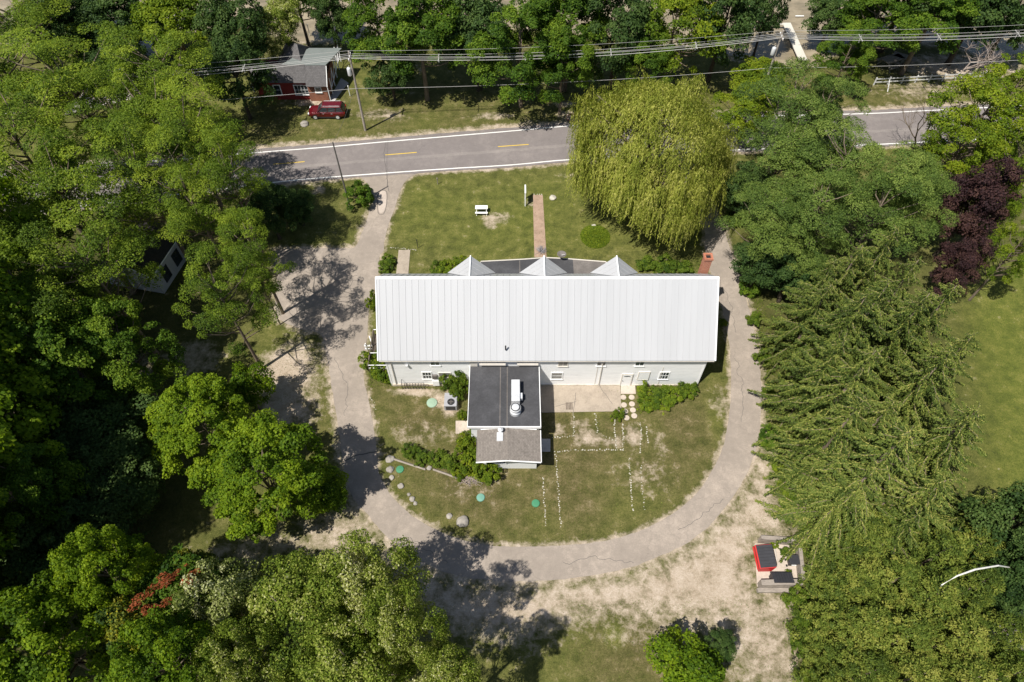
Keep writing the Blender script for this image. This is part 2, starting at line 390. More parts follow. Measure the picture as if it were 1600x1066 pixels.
def proto_willow(seed, H, Rr):
    rng = np.random.default_rng(seed)
    Ps, Ns, Ss, Ts, Ax = [], [], [], [], []
    heads = []
    n = 900
    for i in range(n):
        zf = 1 - .98*(i+.5)/n; th = i*2.39996 + rng.uniform(-.4,.4); rr = math.sqrt(1-zf*zf)
        k = rng.uniform(.80, 1.04) + .10*math.sin(3*th+1)*rr + .32*mnoise.noise(Vector((rr*math.cos(th)*2.6, rr*math.sin(th)*2.6, zf*2.6)))
        heads.append((np.array([Rr*rr*k*math.cos(th), Rr*rr*k*math.sin(th), H*.42 + H*.50*zf*(.55+.45*k)*(.92+.16*rng.random())]), rr))
    for c, rr in heads:
        tuft = rng.uniform(.0,.85)
        for s2 in range(14):
            a = rng.uniform(0, 6.28); r0 = rng.uniform(.05, .5)
            p = c + np.array([math.cos(a)*r0, math.sin(a)*r0, rng.uniform(-.2,.35)])
            Ln = rng.uniform(.35, 1.0) if rr < .82 else rng.uniform(.9, 3.6)
            Ln = min(Ln, p[2]-.35)
            m = max(4, int(Ln/.105)); t = np.linspace(0, 1, m)
            od = np.array([math.cos(a), math.sin(a), 0])
            P = p + od*(.6*np.sqrt(t))[:, None]*rng.uniform(.3,1.3) + rng.normal(size=(m,3))*.05
            P[:, 2] = p[2] - Ln*t**1.25
            Ps.append(P); Ax.append(np.tile([0,0,-1.], (m,1)) + od*.35*(1-t)[:, None] + rng.normal(size=(m,3))*.3)
            rad = np.array([P[:,0], P[:,1], np.zeros(m)]).T / Rr
            Ns.append(rad + od*.5 + np.array([0,0,.45]) + rng.normal(size=(m,3))*.4)
            Ss.append(rng.uniform(.17,.34,m)); Ts.append(np.clip(tuft*.6 + rng.normal(.22,.15,m),0,1))
    P, Nn, S, T, A = map(np.concatenate, (Ps, Ns, Ss, Ts, Ax))
    root = empty('proto', (0,0,0))
    o = bpy.data.objects.new('crown', leaf_mesh('crown', P, Nn, S, T, .33, M['leaf_willow'], axis=A, fold=.1, seed=seed)); C.objects.link(o); o.parent = root
    tb = MB().tube([(0,0,-.3),(0,0,.5),(.2,0,H*.3),(.1,.1,H*.6),(0,0,H*.85)], [.95,.7,.55,.3,.08], 10)
    for i in rng.choice(n, 26, replace=False):
        b = heads[i][0]; z0 = H*rng.uniform(.25,.5)
        tb.tube([(0,0,z0), (b[0]*.5,b[1]*.5,(z0+b[2])*.55), tuple(b)], [.2,.12,.03], 6)
    tb.build('trunk', M['bark'], root, smooth=True)
    KIND.setdefault('willow', []).append((root, H, Rr, .5)); return root
proto_willow(300, 16.5, 8.1)
used = {}
_rng = random.Random(77)
def plant(kind, name, x, y, H, Rr, label, cat, group=None, rz=None):
    lst = KIND[kind]; k = used.get(kind, 0); used[kind] = k + 1
    root, h0, r0, cf = lst[k % len(lst)]
    o = root if k < len(lst) else copy_tree(root)
    o.name = name
    o.location = (x, y, 0); s = Rr / r0; o.scale = (s, s, H / h0)
    o.rotation_euler = (0, 0, _rng.uniform(0, 6.28) if rz is None else rz)
    for q in ('label', 'category', 'group'):
        if q in o: del o[q]
    return tag(o, label, cat, group)

# ================================================================ GROUND
OUT = [(1092,246),(1104,300),(1120,335),(1130,356),(1143,395),(1158,440),(1172,490),(1183,540),(1189,590),(1190,630),(1186,680),(1176,720),(1161,752),(1140,785),(1113,817),(1078,846),(1030,870),(980,888),(905,902),(830,909),(760,907),(702,896),(652,875),(607,842),(577,808),(553,780),(541,750),(534,710),(527,660),(519,610),(509,548),(500,522),(470,514),(438,500),(430,478),(433,440),(428,402),(431,391),(500,388),(545,388),(556,384),(565,364),(571,350),(577,330),(582,310),(577,292),(563,277),(545,272)]
INN = [(1062,249),(1075,300),(1092,335),(1101,360),(1101,385),(1107,412),(1114,440),(1119,462),(1130,487),(1138,530),(1142,575),(1142,610),(1139,650),(1129,700),(1110,740),(1086,774),(1050,803),(1010,825),(960,842),(900,851),(830,854),(770,853),(730,846),(692,833),(656,814),(630,794),(611,774),(600,755),(591,736),(588,700),(582,660),(576,625),(568,590),(570,565),(574,520),(577,480),(586,450),(591,430),(593,402),(600,391),(600,380),(607,352),(618,322),(625,300),(636,281),(660,267)]
def smooth_poly(pts, closed=False, sub=5):
    out = []; n = len(pts)
    for i in range(n if closed else n-1):
        p0 = pts[(i-1) % n] if closed or i > 0 else pts[0]; p1 = pts[i]; p2 = pts[(i+1) % n]
        p3 = pts[(i+2) % n] if closed or i+2 < n else pts[-1]
        for k in range(sub):
            t = k / sub
            out.append(tuple(.5*((2*p1[j]) + (-p0[j]+p2[j])*t + (2*p0[j]-5*p1[j]+4*p2[j]-p3[j])*t*t + (-p0[j]+3*p1[j]-3*p2[j]+p3[j])*t**3) for j in range(2)))
    if not closed: out.append(tuple(pts[-1]))
    return out
def rough_line(pts, amp=.07, freq=1.3, step=.3, seed=0):
    out = []
    for i in range(len(pts)-1):
        a, b = Vector((*pts[i], 0)), Vector((*pts[i+1], 0)); L = (b-a).length
        if L < 1e-6: continue
        n = max(1, int(L/step)); nr = Vector((-(b-a).y, (b-a).x, 0)) / L
        for k in range(n):
            p = a.lerp(b, k/n); q = p + nr * (mnoise.noise(Vector((p.x*freq, p.y*freq, seed))) * amp * 1.6 + mnoise.noise(Vector((p.x*4, p.y*4, seed+9))) * amp*.8)
            out.append((q.x, q.y))
    out.append(tuple(pts[-1])); return out
outl = rough_line(smooth_poly(GP(OUT)), .06); innl = rough_line(smooth_poly(GP(INN)), .04, seed=3)
DRIVE = outl + innl[::-1]
def sheet(name, pts, z, m, kind='structure', label=None, cat=None):
    mb = MB(); tri = tessellate_polygon([[Vector((p[0],p[1],0)) for p in pts]])
    mb.add([(p[0],p[1],z) for p in pts], [t for t in tri])
    o = mb.build(name, m)
    for p in o.data.polygons:
        if p.normal.z < 0: p.flip()
    return tag(o, label, cat, None, kind)

# road edges (pixel traces of the two white lines)
NL = GP([(-60,282),(130,262),(360,242),(500,231),(600,222),(700,213.5),(800,205),(942,193),(1140,183.5),(1350,178),(1440,173.5),(1535,168.7),(1700,160),(1900,150)])
SLN = GP([(-60,347),(130,322),(375,292),(470,281),(600,271),(700,264),(800,258),(900,249),(1120,236),(1336,227.5),(1440,222.5),(1592,215),(1700,209),(1900,198)])
def offs(line, d):
    out = []
    for i, p in enumerate(line):
        a = Vector(line[max(i-1,0)]); b = Vector(line[min(i+1,len(line)-1)]); t = (b-a).normalized(); out.append((p[0]-t.y*d, p[1]+t.x*d))
    return out
NL = smooth_poly(NL, sub=4); SLN = smooth_poly(SLN, sub=4)
road_n = rough_line(offs(NL, .75), .08, seed=5); road_s = rough_line(offs(SLN, -.45), .06, seed=6)
ROAD = road_n + road_s[::-1]
BANK = GP([(-900,60),(-200,62),(100,66),(210,40),(300,46),(335,40),(400,34),(470,66),(560,62),(640,40),(850,44),(1000,58),(1180,96),(1270,100),(1330,66),(1480,66),(1540,92),(1600,84),(1900,84),(2600,80)])

def inpoly(X, Y, poly):
    ins = np.zeros(X.shape, bool); n = len(poly)
    for i in range(n):
        x1, y1 = poly[i]; x2, y2 = poly[(i+1) % n]
        if y1 == y2: continue
        c = ((y1 > Y) != (y2 > Y)) & (X < (x2-x1)*(Y-y1)/(y2-y1) + x1); ins ^= c
    return ins
def pdist(X, Y, poly, closed=True):
    d = np.full(X.shape, 1e9); n = len(poly)
    for i in range(n if closed else n-1):
        x1, y1 = poly[i]; x2, y2 = poly[(i+1) % n]; dx, dy = x2-x1, y2-y1; L = dx*dx+dy*dy+1e-9
        t = np.clip(((X-x1)*dx+(Y-y1)*dy)/L, 0, 1); d = np.minimum(d, np.hypot(X-x1-t*dx, Y-y1-t*dy))
    return d
def soft(X, Y, poly, fw):       # 1 inside, fading over fw metres across the edge
    d = pdist(X, Y, poly); s_ = np.where(inpoly(X, Y, poly), d, -d)
    return np.clip(.5 + s_/fw/2, 0, 1)
ext = [100*1.35**k for k in range(1, 9)]
xs = np.concatenate([-np.array(ext[::-1]), np.arange(-100, 100.01, .42), np.array(ext)])
ys = np.concatenate([-np.array([400., 200, 100, 50, 25]), np.arange(-8, 130, .42), 130*np.array([1.1, 1.3, 1.6, 2.1, 3, 4.5, 7])])
X, Y = np.meshgrid(xs, ys)
dirt = np.zeros(X.shape); dry = np.zeros(X.shape); lush = np.zeros(X.shape); soil = np.zeros(X.shape)
def blob(a, px, py, rx, ry, val):
    c = G(px, py); sx_ = rx * (c - G(px+1, py)).length; sy_ = ry * (c - G(px, py+1)).length
    a[:] = np.maximum(a, val * np.clip(1.35 - np.hypot((X-c.x)/sx_, (Y-c.y)/sy_), 0, 1))
def region(a, pts, val, fw): a[:] = np.maximum(a, val * soft(X, Y, GP(pts), fw))
region(dirt, [(560,795),(620,868),(700,905),(830,915),(985,895),(1085,848),(1165,762),(1188,700),(1205,705),(1215,780),(1235,830),(1182,845),(1180,925),(1230,935),(1235,1000),(1215,985),(1120,975),(980,960),(900,965),(820,1000),(700,985),(620,900),(585,845),(545,850),(470,850),(480,815),(540,800)], .88, 2.2)
region(dirt, [(880,925),(1050,930),(1240,950),(1258,1080),(1170,1080),(1120,1000),(1000,985),(930,960)], .74, 3)
region(dirt, [(290,880),(420,835),(560,820),(600,860),(540,880),(420,870),(340,900)], .68, 2)
region(dirt, [(230,960),(420,900),(480,900),(380,960)], .35, 3)
blob(dirt, 447, 590, 50, 60, 1.0); blob(dirt, 440, 640, 44, 34, .95); blob(dirt, 480, 640, 26, 36, .55)
blob(dirt, 300, 560, 50, 30, .6); blob(dirt, 215, 580, 26, 26, .6)
blob(dirt, 775, 340, 28, 9, .62); blob(dirt, 765, 350, 12, 10, .7); blob(dirt, 830, 318, 14, 8, .5); blob(dirt, 900, 275, 26, 7, .55)
blob(dirt, 920, 683, 26, 16, .75); blob(dirt, 960, 690, 18, 10, .6); blob(dirt, 990, 680, 14, 18, .85); blob(dirt, 905, 662, 22, 8, .5); blob(dirt, 875, 672, 10, 14, .5)
blob(dirt, 655, 612, 45, 6, 1.0); blob(dirt, 690, 625, 22, 14, .85); blob(dirt, 704, 640, 14, 12, .95)
blob(dirt, 625, 108, 40, 14, .4); blob(dirt, 600, 180, 50, 10, .45); blob(dirt, 770, 182, 40, 7, .5); blob(dirt, 895, 180, 28, 8, .7); blob(dirt, 880, 163, 22, 6, .6)
blob(dirt, 490, 160, 45, 6, .75); blob(dirt, 1500, 105, 110, 22, .8); blob(dirt, 1450, 140, 90, 16, .45); blob(dirt, 497, 296, 12, 12, .6)
blob(dirt, 1125, 630, 18, 26, .45); blob(dirt, 1010, 740, 50, 40, .3); blob(dirt, 660, 680, 60, 26, .33); blob(dirt, 740, 755, 60, 30, .25); blob(dirt, 1030, 700, 16, 40, .3)
region(dirt, [(1178,838),(1248,838),(1250,925),(1180,925)], .8, .5)
region(dry, [(560,600),(1140,600),(1120,720),(1000,830),(830,850),(700,840),(600,750)], .85, 4)
region(dry, [(930,950),(1250,930),(1270,1090),(900,1090)], .75, 3)
region(dry, [(380,230),(420,160),(560,130),(1500,120),(1600,180),(940,200),(600,225)], .42, 3)
region(dry, [(420,560),(500,520),(530,700),(400,720)], .55, 3)
region(lush, [(600,380),(640,290),(900,262),(1100,300),(1100,395),(960,402),(720,405)], .42, 3)
region(lush, [(1490,520),(1540,430),(1620,360),(1900,300),(1900,900),(1620,800),(1530,760)], 1.0, 3)
region(lush, [(570,520),(590,440),(640,440)], .6, 1)
for px, py, a_, b_, v_ in ((760,660,60,20,.5),(640,700,40,12,.4),(960,990,20,26,.75),(975,800,40,25,.3),(1108,850,12,18,.9),(1130,830,10,20,.7),(1160,850,20,30,.55),(1210,720,14,60,.9),(1120,650,18,50,.5),(680,330,60,30,.35),(930,640,40,18,.3)):
    blob(lush, px, py, a_, b_, v_)
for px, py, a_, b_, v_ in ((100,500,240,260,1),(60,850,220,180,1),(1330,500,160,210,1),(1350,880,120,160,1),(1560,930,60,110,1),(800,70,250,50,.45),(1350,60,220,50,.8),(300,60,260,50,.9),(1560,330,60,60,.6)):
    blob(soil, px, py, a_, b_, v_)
dd = pdist(X, Y, outl, False); edge = np.clip(1 - dd/1.0, 0, 1) * .75
dd2 = pdist(X, Y, innl, False); edge = np.maximum(edge, np.clip(1 - dd2/.65, 0, 1) * .72)
dd3 = np.minimum(pdist(X, Y, road_n, False)/1.5, pdist(X, Y, road_s, False)/.8); edge = np.maximum(edge, np.clip(1 - dd3, 0, 1) * .85)
dirt = np.maximum(dirt, edge)
bank = np.clip(1 - pdist(X, Y, BANK, False)/2.0, 0, 1); dirt = np.maximum(dirt, bank*.6)
Z = np.zeros(X.shape)
riv = inpoly(X, Y, [(-3000, 2000)] + BANK + [(3000, 2000)])
Z = np.where(riv, -np.clip(pdist(X, Y, BANK, False)*.35, 0, 1.4), 0.0)
nx, ny = len(xs), len(ys)
me = bpy.data.meshes.new('ground'); me.vertices.add(nx*ny)
me.vertices.foreach_set('co', np.stack([X, Y, Z], -1).reshape(-1))
ii = (np.arange(ny-1)[:, None]*nx + np.arange(nx-1)[None, :]).reshape(-1)
fc = np.stack([ii, ii+1, ii+nx+1, ii+nx], -1).astype(np.int32); nf = len(fc)
me.loops.add(nf*4); me.loops.foreach_set('vertex_index', fc.reshape(-1))
me.polygons.add(nf); me.polygons.foreach_set('loop_start', np.arange(0, nf*4, 4, dtype=np.int32)); me.polygons.foreach_set('loop_total', np.full(nf, 4, dtype=np.int32))
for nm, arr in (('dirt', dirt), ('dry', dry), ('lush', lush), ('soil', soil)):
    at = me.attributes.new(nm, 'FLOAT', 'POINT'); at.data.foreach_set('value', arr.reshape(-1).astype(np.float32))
me.update(calc_edges=True)
ground = bpy.data.objects.new('ground', me); C.objects.link(ground); tag(ground, kind='structure')
m, t, p = mat('grass_and_gravel', .95, .1)
v = coords(t)
A = lambda n_: N(t, 'ShaderNodeAttribute', attribute_name=n_).outputs['Fac']
n_big = noise(t, .13, 4, .6, v); n_mid = noise(t, .8, 5, .62, v); n_fine = noise(t, 4.2, 6, .78, v); n_vf = noise(t, 17, 3, .7, v); n_st = noise(t, 2.6, 5, .7, v, .6)
gr = ramp(t, fmath(t, 'ADD', fmath(t, 'MULTIPLY', n_fine, .45), fmath(t, 'MULTIPLY', n_mid, .55)), [(.34,(.045,.055,.014)),(.44,(.092,.100,.025)),(.54,(.150,.150,.042)),(.66,(.27,.235,.10))])
gl = ramp(t, fmath(t, 'ADD', fmath(t, 'MULTIPLY', n_fine, .4), fmath(t, 'MULTIPLY', n_mid, .6)), [(.34,(.065,.088,.016)),(.48,(.125,.148,.026)),(.64,(.225,.222,.050))])
gd = ramp(t, fmath(t, 'ADD', fmath(t, 'MULTIPLY', n_fine, .5), fmath(t, 'MULTIPLY', n_mid, .5)), [(.34,(.048,.046,.016)),(.44,(.096,.086,.031)),(.54,(.160,.132,.058)),(.66,(.30,.235,.135))])
def thr(att, k=1.6, w_=.8):
    s_ = fmath(t, 'ADD', att, fmath(t, 'MULTIPLY', fmath(t, 'SUBTRACT', fmath(t, 'ADD', fmath(t, 'MULTIPLY', n_mid, .55), fmath(t, 'MULTIPLY', n_st, .45)), .5), k))
    return fmath(t, 'DIVIDE', fmath(t, 'SUBTRACT', s_, .5-w_/4), w_/2, None, True)
c = mix(t, thr(A('dry'), 2.0, 1.6), gr, gd); c = mix(t, thr(A('lush'), 1.5, 1.6), c, gl)
c = mix(t, ramp(t, n_big, [(.45,(0,0,0)),(.65,(.35,.35,.35))]), c, gl)
c = mix(t, ramp(t, n_vf, [(.54,(0,0,0)),(.70,(.5,.5,.5))]), c, (.30,.27,.12))
c = mix(t, ramp(t, noise(t, 9, 4, .75, v), [(.36,(.55,.55,.55)),(.50,(0,0,0))]), c, (.035,.045,.012))
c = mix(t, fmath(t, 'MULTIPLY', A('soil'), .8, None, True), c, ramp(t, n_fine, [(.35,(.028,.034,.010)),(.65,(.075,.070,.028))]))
di = ramp(t, fmath(t, 'ADD', fmath(t, 'MULTIPLY', n_fine, .5), fmath(t, 'MULTIPLY', n_mid, .5)), [(.30,(.25,.19,.13)),(.44,(.43,.345,.255)),(.57,(.55,.455,.36)),(.70,(.66,.57,.47))])
di = mix(t, ramp(t, n_vf, [(.28,(.6,.6,.6)),(.35,(0,0,0))]), di, (.12,.095,.06))
c = mix(t, thr(A('dirt'), 2.5, 1.1), c, di)
c = mix(t, ramp(t, n_vf, [(.35,(.3,.3,.3)),(.6,(0,0,0))]), c, (.03,.03,.01))
t.links.new(c, p.inputs['Base Color'])
bump(t, p, fmath(t, 'ADD', n_fine, fmath(t, 'MULTIPLY', n_vf, .6)), .85, .12)
me.materials.append(m)

def asphalt(name, c, tint, var=.16):
    m, t, p = mat(name, .85, .25); v = coords(t)
    a = noise(t, .22, 5, .65, v); b = noise(t, 9, 3, .7, v); d = noise(t, 1.6, 5, .65, v, .4)
    f = fmath(t, 'ADD', fmath(t, 'ADD', fmath(t, 'MULTIPLY', a, .45), fmath(t, 'MULTIPLY', b, .25)), fmath(t, 'MULTIPLY', d, .3))
    col = ramp(t, f, [(.36, tuple(x*(1-var*1.7) for x in c)), (.5, c), (.64, tuple(x*(1+var*1.5) for x in tint))])
    vo = N(t, 'ShaderNodeTexVoronoi', feature='DISTANCE_TO_EDGE'); vo.inputs['Scale'].default_value = .16
    vv = N(t, 'ShaderNodeVectorMath', operation='ADD'); t.links.new(v, vv.inputs[0])
    nn = N(t, 'ShaderNodeTexNoise'); nn.inputs['Scale'].default_value = .9; nn.inputs['Detail'].default_value = 5; t.links.new(v, nn.inputs['Vector'])
    sc_ = N(t, 'ShaderNodeVectorMath', operation='SCALE'); sc_.inputs['Scale'].default_value = 2.2; t.links.new(nn.outputs['Color'], sc_.inputs[0]); t.links.new(sc_.outputs[0], vv.inputs[1])
    t.links.new(vv.outputs[0], vo.inputs['Vector'])
    col = mix(t, ramp(t, vo.outputs['Distance'], [(0,(.28,.28,.28)),(.004,(.15,.15,.15)),(.009,(0,0,0))]), col, tuple(x*.5 for x in c))
    t.links.new(col, p.inputs['Base Color']); bump(t, p, b, .3, .02); return m
M['asphalt_drive'] = asphalt('worn_asphalt', (.282,.240,.200), (.345,.290,.240), .10)
M['asphalt_road'] = asphalt('road_asphalt', (.190,.168,.160), (.218,.193,.180), .07)
sheet('driveway', DRIVE, .016, M['asphalt_drive'])
sheet('road', ROAD, .030, M['asphalt_road'])
M['paint_white'] = simple('road_paint_white', (.74,.73,.70), .12, 2.5, .7)
M['paint_yellow'] = simple('road_paint_yellow', (.66,.45,.05), .15, 2.5, .7)
def strip(name, line, wd, z, m):
    a = offs(line, wd/2); b = offs(line, -wd/2); mb = MB(); n = len(a)
    mb.add([(x,y,z) for x,y in a] + [(x,y,z) for x,y in b], [(i+1,i,n+i,n+i+1) for i in range(n-1)])
    return tag(mb.build(name, m), kind='structure')
M['road_wear'] = asphalt('worn_road_band', (.222,.198,.185), (.25,.222,.205), .07)
q_ = ctr_ = [((a[0]*.42+b[0]*.58), (a[1]*.42+b[1]*.58)) for a, b in zip(NL, SLN)]
strip('road_wear', rough_line(ctr_, .05, .8, .5, 3), .55, .0335, M['road_wear'])
strip('road_marking', rough_line(NL, .015, 2, .6), .17, .036, M['paint_white'])
strip('road_marking', rough_line(SLN, .015, 2, .6), .17, .036, M['paint_white'])
ctr = [((a[0]+b[0])/2, (a[1]+b[1])/2) for a, b in zip(NL, SLN)]
for (pa, pb) in (((602,242.5),(651,238.5)),((778,229.5),(826,226)),((427,257),(476,253))):
    a, b = G(*pa), G(*pb); strip('road_marking', [a[:2], ((a.x+b.x)/2, (a.y+b.y)/2), b[:2]], .13, .037, M['paint_yellow'])
M['tar'] = simple('seam_and_dark_line', (.10,.092,.085), .3, 3, .8)
strip('seam_and_dark_line', rough_line(GP([(536,722),(545,717),(556,712),(572,709),(590,706)]), .06, seed=4), .12, .021, M['tar'])
strip('seam_and_dark_line', rough_line(GP([(602,224),(600,240),(601,252),(604,268),(605,290),(608,300)]), .05, seed=4), .05, .0345, M['tar'])  # narrow dark line across the road into the drive
strip('seam_and_dark_line', rough_line(GP([(1133,358),(1146,395),(1160,440),(1172,480)]), .05, seed=8), .05, .021, M['tar'])
strip('seam_and_dark_line', rough_line(smooth_poly(GP([(596,297),(590,305),(590,325),(592,334),(600,334),(604,318),(604,300),(596,297)])), .03, seed=8), .06, .021, M['tar'])
for k, pts_ in enumerate(([(1150,560),(1162,620),(1158,660)],[(880,880),(930,872),(990,880)],[(640,840),(680,868),(700,880)],[(520,560),(545,600),(538,650)],[(470,420),(520,440),(560,432)],[(500,480),(540,470),(580,478)],[(1120,430),(1140,470),(1150,520)],[(1060,830),(1090,810),(1130,780)],[(545,400),(550,450),(535,510)])):
    strip('pavement_crack', rough_line(GP(pts_), .22, 1.1, .25, seed=20+k), .035, .0205, M['tar'])
M['patch'] = simple('pale_patch', (.44,.375,.32), .15, 3, .9)
sheet('driveway_patch', rough_line(smooth_poly(GP([(596,299),(591,307),(592,330),(599,332),(603,318),(603,301)]), True), .03, seed=8), .0195, M['patch'])
# side road seen through the trees at the upper left
sheet('road', GP([(100,180),(150,120),(190,70),(215,30),(300,20),(250,70),(232,110),(225,150)]), .012, asphalt('side_asphalt', (.36,.33,.30), (.45,.42,.38)))
# river
m, t, p = mat('river_water', .22, .5); v = coords(t, (1,1.6,1))
t.links.new(ramp(t, noise(t, .25, 5, .65, v), [(.35,(.175,.150,.095)),(.5,(.25,.205,.135)),(.65,(.33,.275,.185))]), p.inputs['Base Color'])
bump(t, p, noise(t, 1.3, 4, .6, v, .5), .5, .12); M['water'] = m
sheet('river', [(-900, 600)] + offs(smooth_poly(BANK, sub=3), -.0) + [(900, 600)], -.12, M['water'])

# concrete and paths
def concrete(name, c):
    m, t, p = mat(name, .9, .15); v = coords(t)
    f = fmath(t, 'ADD', fmath(t, 'MULTIPLY', noise(t, .7, 5, .65, v), .6), fmath(t, 'MULTIPLY', noise(t, 7, 4, .7, v), .4))
    t.links.new(ramp(t, f, [(.34, tuple(x*.72 for x in c)), (.5, c), (.66, tuple(min(1, x*1.18) for x in c))]), p.inputs['Base Color']); return m
M['conc'] = concrete('concrete', (.35,.295,.235)); M['conc_pale'] = concrete('pale_concrete', (.47,.40,.335)); M['conc_grey'] = concrete('grey_concrete', (.42,.40,.38))
def slab(name, pts, z, m, h=.1):
    mb = MB().prism(pts, z-h, z); return tag(mb.build(name, m), kind='structure')
slab('patio', GP([(843,603),(969,601),(971,643),(843,645)]), .05, M['conc'])
for a, b in (((900,614),(896,645)),((935,602),(957,632)),((868,636),(900,628))):
    A_, B_ = G(*a), G(*b); strip('patio_crack', rough_line([A_[:2], B_[:2]], .08, seed=2), .035, .054, M['tar'])
slab('concrete_pad', GP([(970,601),(992,601),(993.5,616),(970,616)]), .07, M['conc_pale'])
slab('concrete_pad', GP([(712,658),(732,658),(734,678),(712,678)]), .05, M['conc_pale'])
slab('concrete_pad', GP([(843,686),(860,686),(860,706),(843,706)]), .03, M['conc_grey'])
slab('walkway', GP([(623,391),(641,391),(638,428),(619,428)]), .05, M['conc'])
# brick path
m, t, p = mat('brick_path', .9, .15)
br = N(t, 'ShaderNodeTexBrick'); br.inputs['Scale'].default_value = 5.0; br.inputs['Color1'].default_value = (.30,.175,.125,1); br.inputs['Color2'].default_value = (.40,.28,.20,1)
br.inputs['Mortar'].default_value = (.22,.18,.13,1); br.inputs['Mortar Size'].default_value = .03; t.links.new(coords(t), br.inputs['Vector'])
t.links.new(mix(t, .35, br.outputs[0], ramp(t, noise(t, 1.2, 5, .7, coords(t)), [(.35,(.20,.16,.11)),(.6,(.46,.34,.26))])), p.inputs['Base Color']); M['brickpath'] = m
slab('path', GP([(832.5,305),(848,305),(854,402),(835,402)]), .03, M['brickpath'])
slab('path', GP([(1100,405),(1106,405),(1103,436),(1096,436)]), .03, M['brickpath'])

# ================================================================ BUILDING MATERIALS
def siding(name, c, board=.2, dirt_=.12):
    m, t, p = mat(name, .7, .3); v = coords(t)
    s_ = N(t, 'ShaderNodeSeparateXYZ'); t.links.new(v, s_.inputs[0])
    fr = fmath(t, 'FRACT', fmath(t, 'DIVIDE', s_.outputs[2], board))
    n = noise(t, .9, 6, .68, coords(t, (.6, .6, 3.5))); n2 = noise(t, 4, 4, .7, coords(t, (.5,.5,4)))
    base = ramp(t, fmath(t, 'ADD', fmath(t, 'MULTIPLY', n, .6), fmath(t, 'MULTIPLY', n2, .4)), [(.34, tuple(x*(1-dirt_*3.0) for x in c)), (.44, tuple(x*(1-dirt_) for x in c)), (.56, c)])
    t.links.new(mix(t, ramp(t, fr, [(.0,(.5,.5,.5)),(.10,(.0,.0,.0))]), base, tuple(x*.55 for x in c)), p.inputs['Base Color'])
    bump(t, p, fr, .5, .02); return m
M['siding'] = siding('white_siding', (.92,.92,.915), .2, .07); M['siding_red'] = siding('red_siding', (.26,.035,.030), .18, .15); M['siding_grey'] = siding('grey_siding', (.42,.43,.45), .2, .05)
M['siding_new'] = siding('clean_white_siding', (.87,.875,.88), .12, .03)
M['white'] = simple('white_paint', (.82,.82,.81), .06, 2, .5); M['trim'] = simple('pale_trim', (.62,.58,.52), .1, 3, .6)
M['metalroof'] = simple('white_metal_roof', (.43,.435,.445), .06, .5, .36, .5, stretch=(2.2,.15,.15))
M['seam'] = simple('roof_seam', (.36,.365,.38), .03, .5, .4, .5)
M['glass'] = simple('dark_glass', (.035,.045,.05), .5, .8, .08, .8)
M['glass_grey'] = simple('curtained_glass', (.20,.20,.19), .25, 2.5, .15, .7)
M['dark'] = simple('dark_interior', (.02,.02,.02), .2); M['steel'] = simple('galvanised_steel', (.70,.71,.72), .15, 2.5, .4, .5, .3)
M['iron'] = simple('black_iron', (.03,.03,.032), .3, 4, .5); M['brick'] = None
m, t, p = mat('red_brick', .9, .15); br = N(t, 'ShaderNodeTexBrick'); br.inputs['Scale'].default_value = 7.0
br.inputs['Color1'].default_value = (.34,.10,.055,1); br.inputs['Color2'].default_value = (.46,.18,.10,1); br.inputs['Mortar'].default_value = (.45,.36,.29,1)
mp = coords(t); xyz = N(t, 'ShaderNodeSeparateXYZ'); t.links.new(mp, xyz.inputs[0]); cb = N(t, 'ShaderNodeCombineXYZ')
t.links.new(fmath(t, 'ADD', xyz.outputs[0], xyz.outputs[1]), cb.inputs[0]); t.links.new(xyz.outputs[2], cb.inputs[1]); t.links.new(cb.outputs[0], br.inputs['Vector'])
t.links.new(br.outputs[0], p.inputs['Base Color']); M['brick'] = m
def membrane(name, c):
    m, t, p = mat(name, .8, .2); v = coords(t)
    f = fmath(t, 'ADD', fmath(t, 'MULTIPLY', noise(t, .45, 6, .68, v), .65), fmath(t, 'MULTIPLY', noise(t, 6, 4, .7, v), .35))
    t.links.new(ramp(t, f, [(.34, tuple(x*.72 for x in c)), (.5, c), (.66, tuple(x*1.45 for x in c))]), p.inputs['Base Color']); return m
M['membrane'] = membrane('black_roof_membrane', (.062,.062,.066)); M['membrane_grey'] = membrane('grey_roof_membrane', (.15,.135,.125))
def shingle(name, c, rows=(0, 1, 0), step=.14):
    m, t, p = mat(name, .92, .1); v = coords(t)
    br = N(t, 'ShaderNodeTexBrick'); br.inputs['Scale'].default_value = 1.0; br.inputs['Brick Width'].default_value = .3; br.inputs['Row Height'].default_value = step
    br.inputs['Mortar Size'].default_value = .012; br.inputs['Color1'].default_value = (*[x*.8 for x in c], 1); br.inputs['Color2'].default_value = (*[x*1.22 for x in c], 1); br.inputs['Mortar'].default_value = (*[x*.5 for x in c], 1)
    mp = N(t, 'ShaderNodeMapping'); t.links.new(v, mp.inputs['Vector'])
    if rows == 'x': mp.inputs['Rotation'].default_value = (0, 0, R(90))
    t.links.new(mp.outputs[0], br.inputs['Vector'])
    t.links.new(mix(t, .45, br.outputs[0], ramp(t, noise(t, 5, 5, .7, v), [(.3, tuple(x*.6 for x in c)), (.7, tuple(x*1.5 for x in c))])), p.inputs['Base Color']); return m
M['shingle_brown'] = shingle('brown_shingle', (.195,.172,.152), 'x'); M['shingle_dark'] = shingle('dark_shingle', (.115,.11,.11)); M['shingle_black'] = shingle('black_shingle', (.05,.045,.043))
M['wood_grey'] = simple('weathered_wood', (.27,.235,.20), .3, 5, .9, .1, stretch=(1,4,1)); M['wood_dark'] = simple('dark_deck_wood', (.13,.105,.085), .3, 5, .9, .1)
M['foundation'] = simple('pale_fieldstone', (.50,.44,.36), .4, 3, .9, .1, bmp=.6)
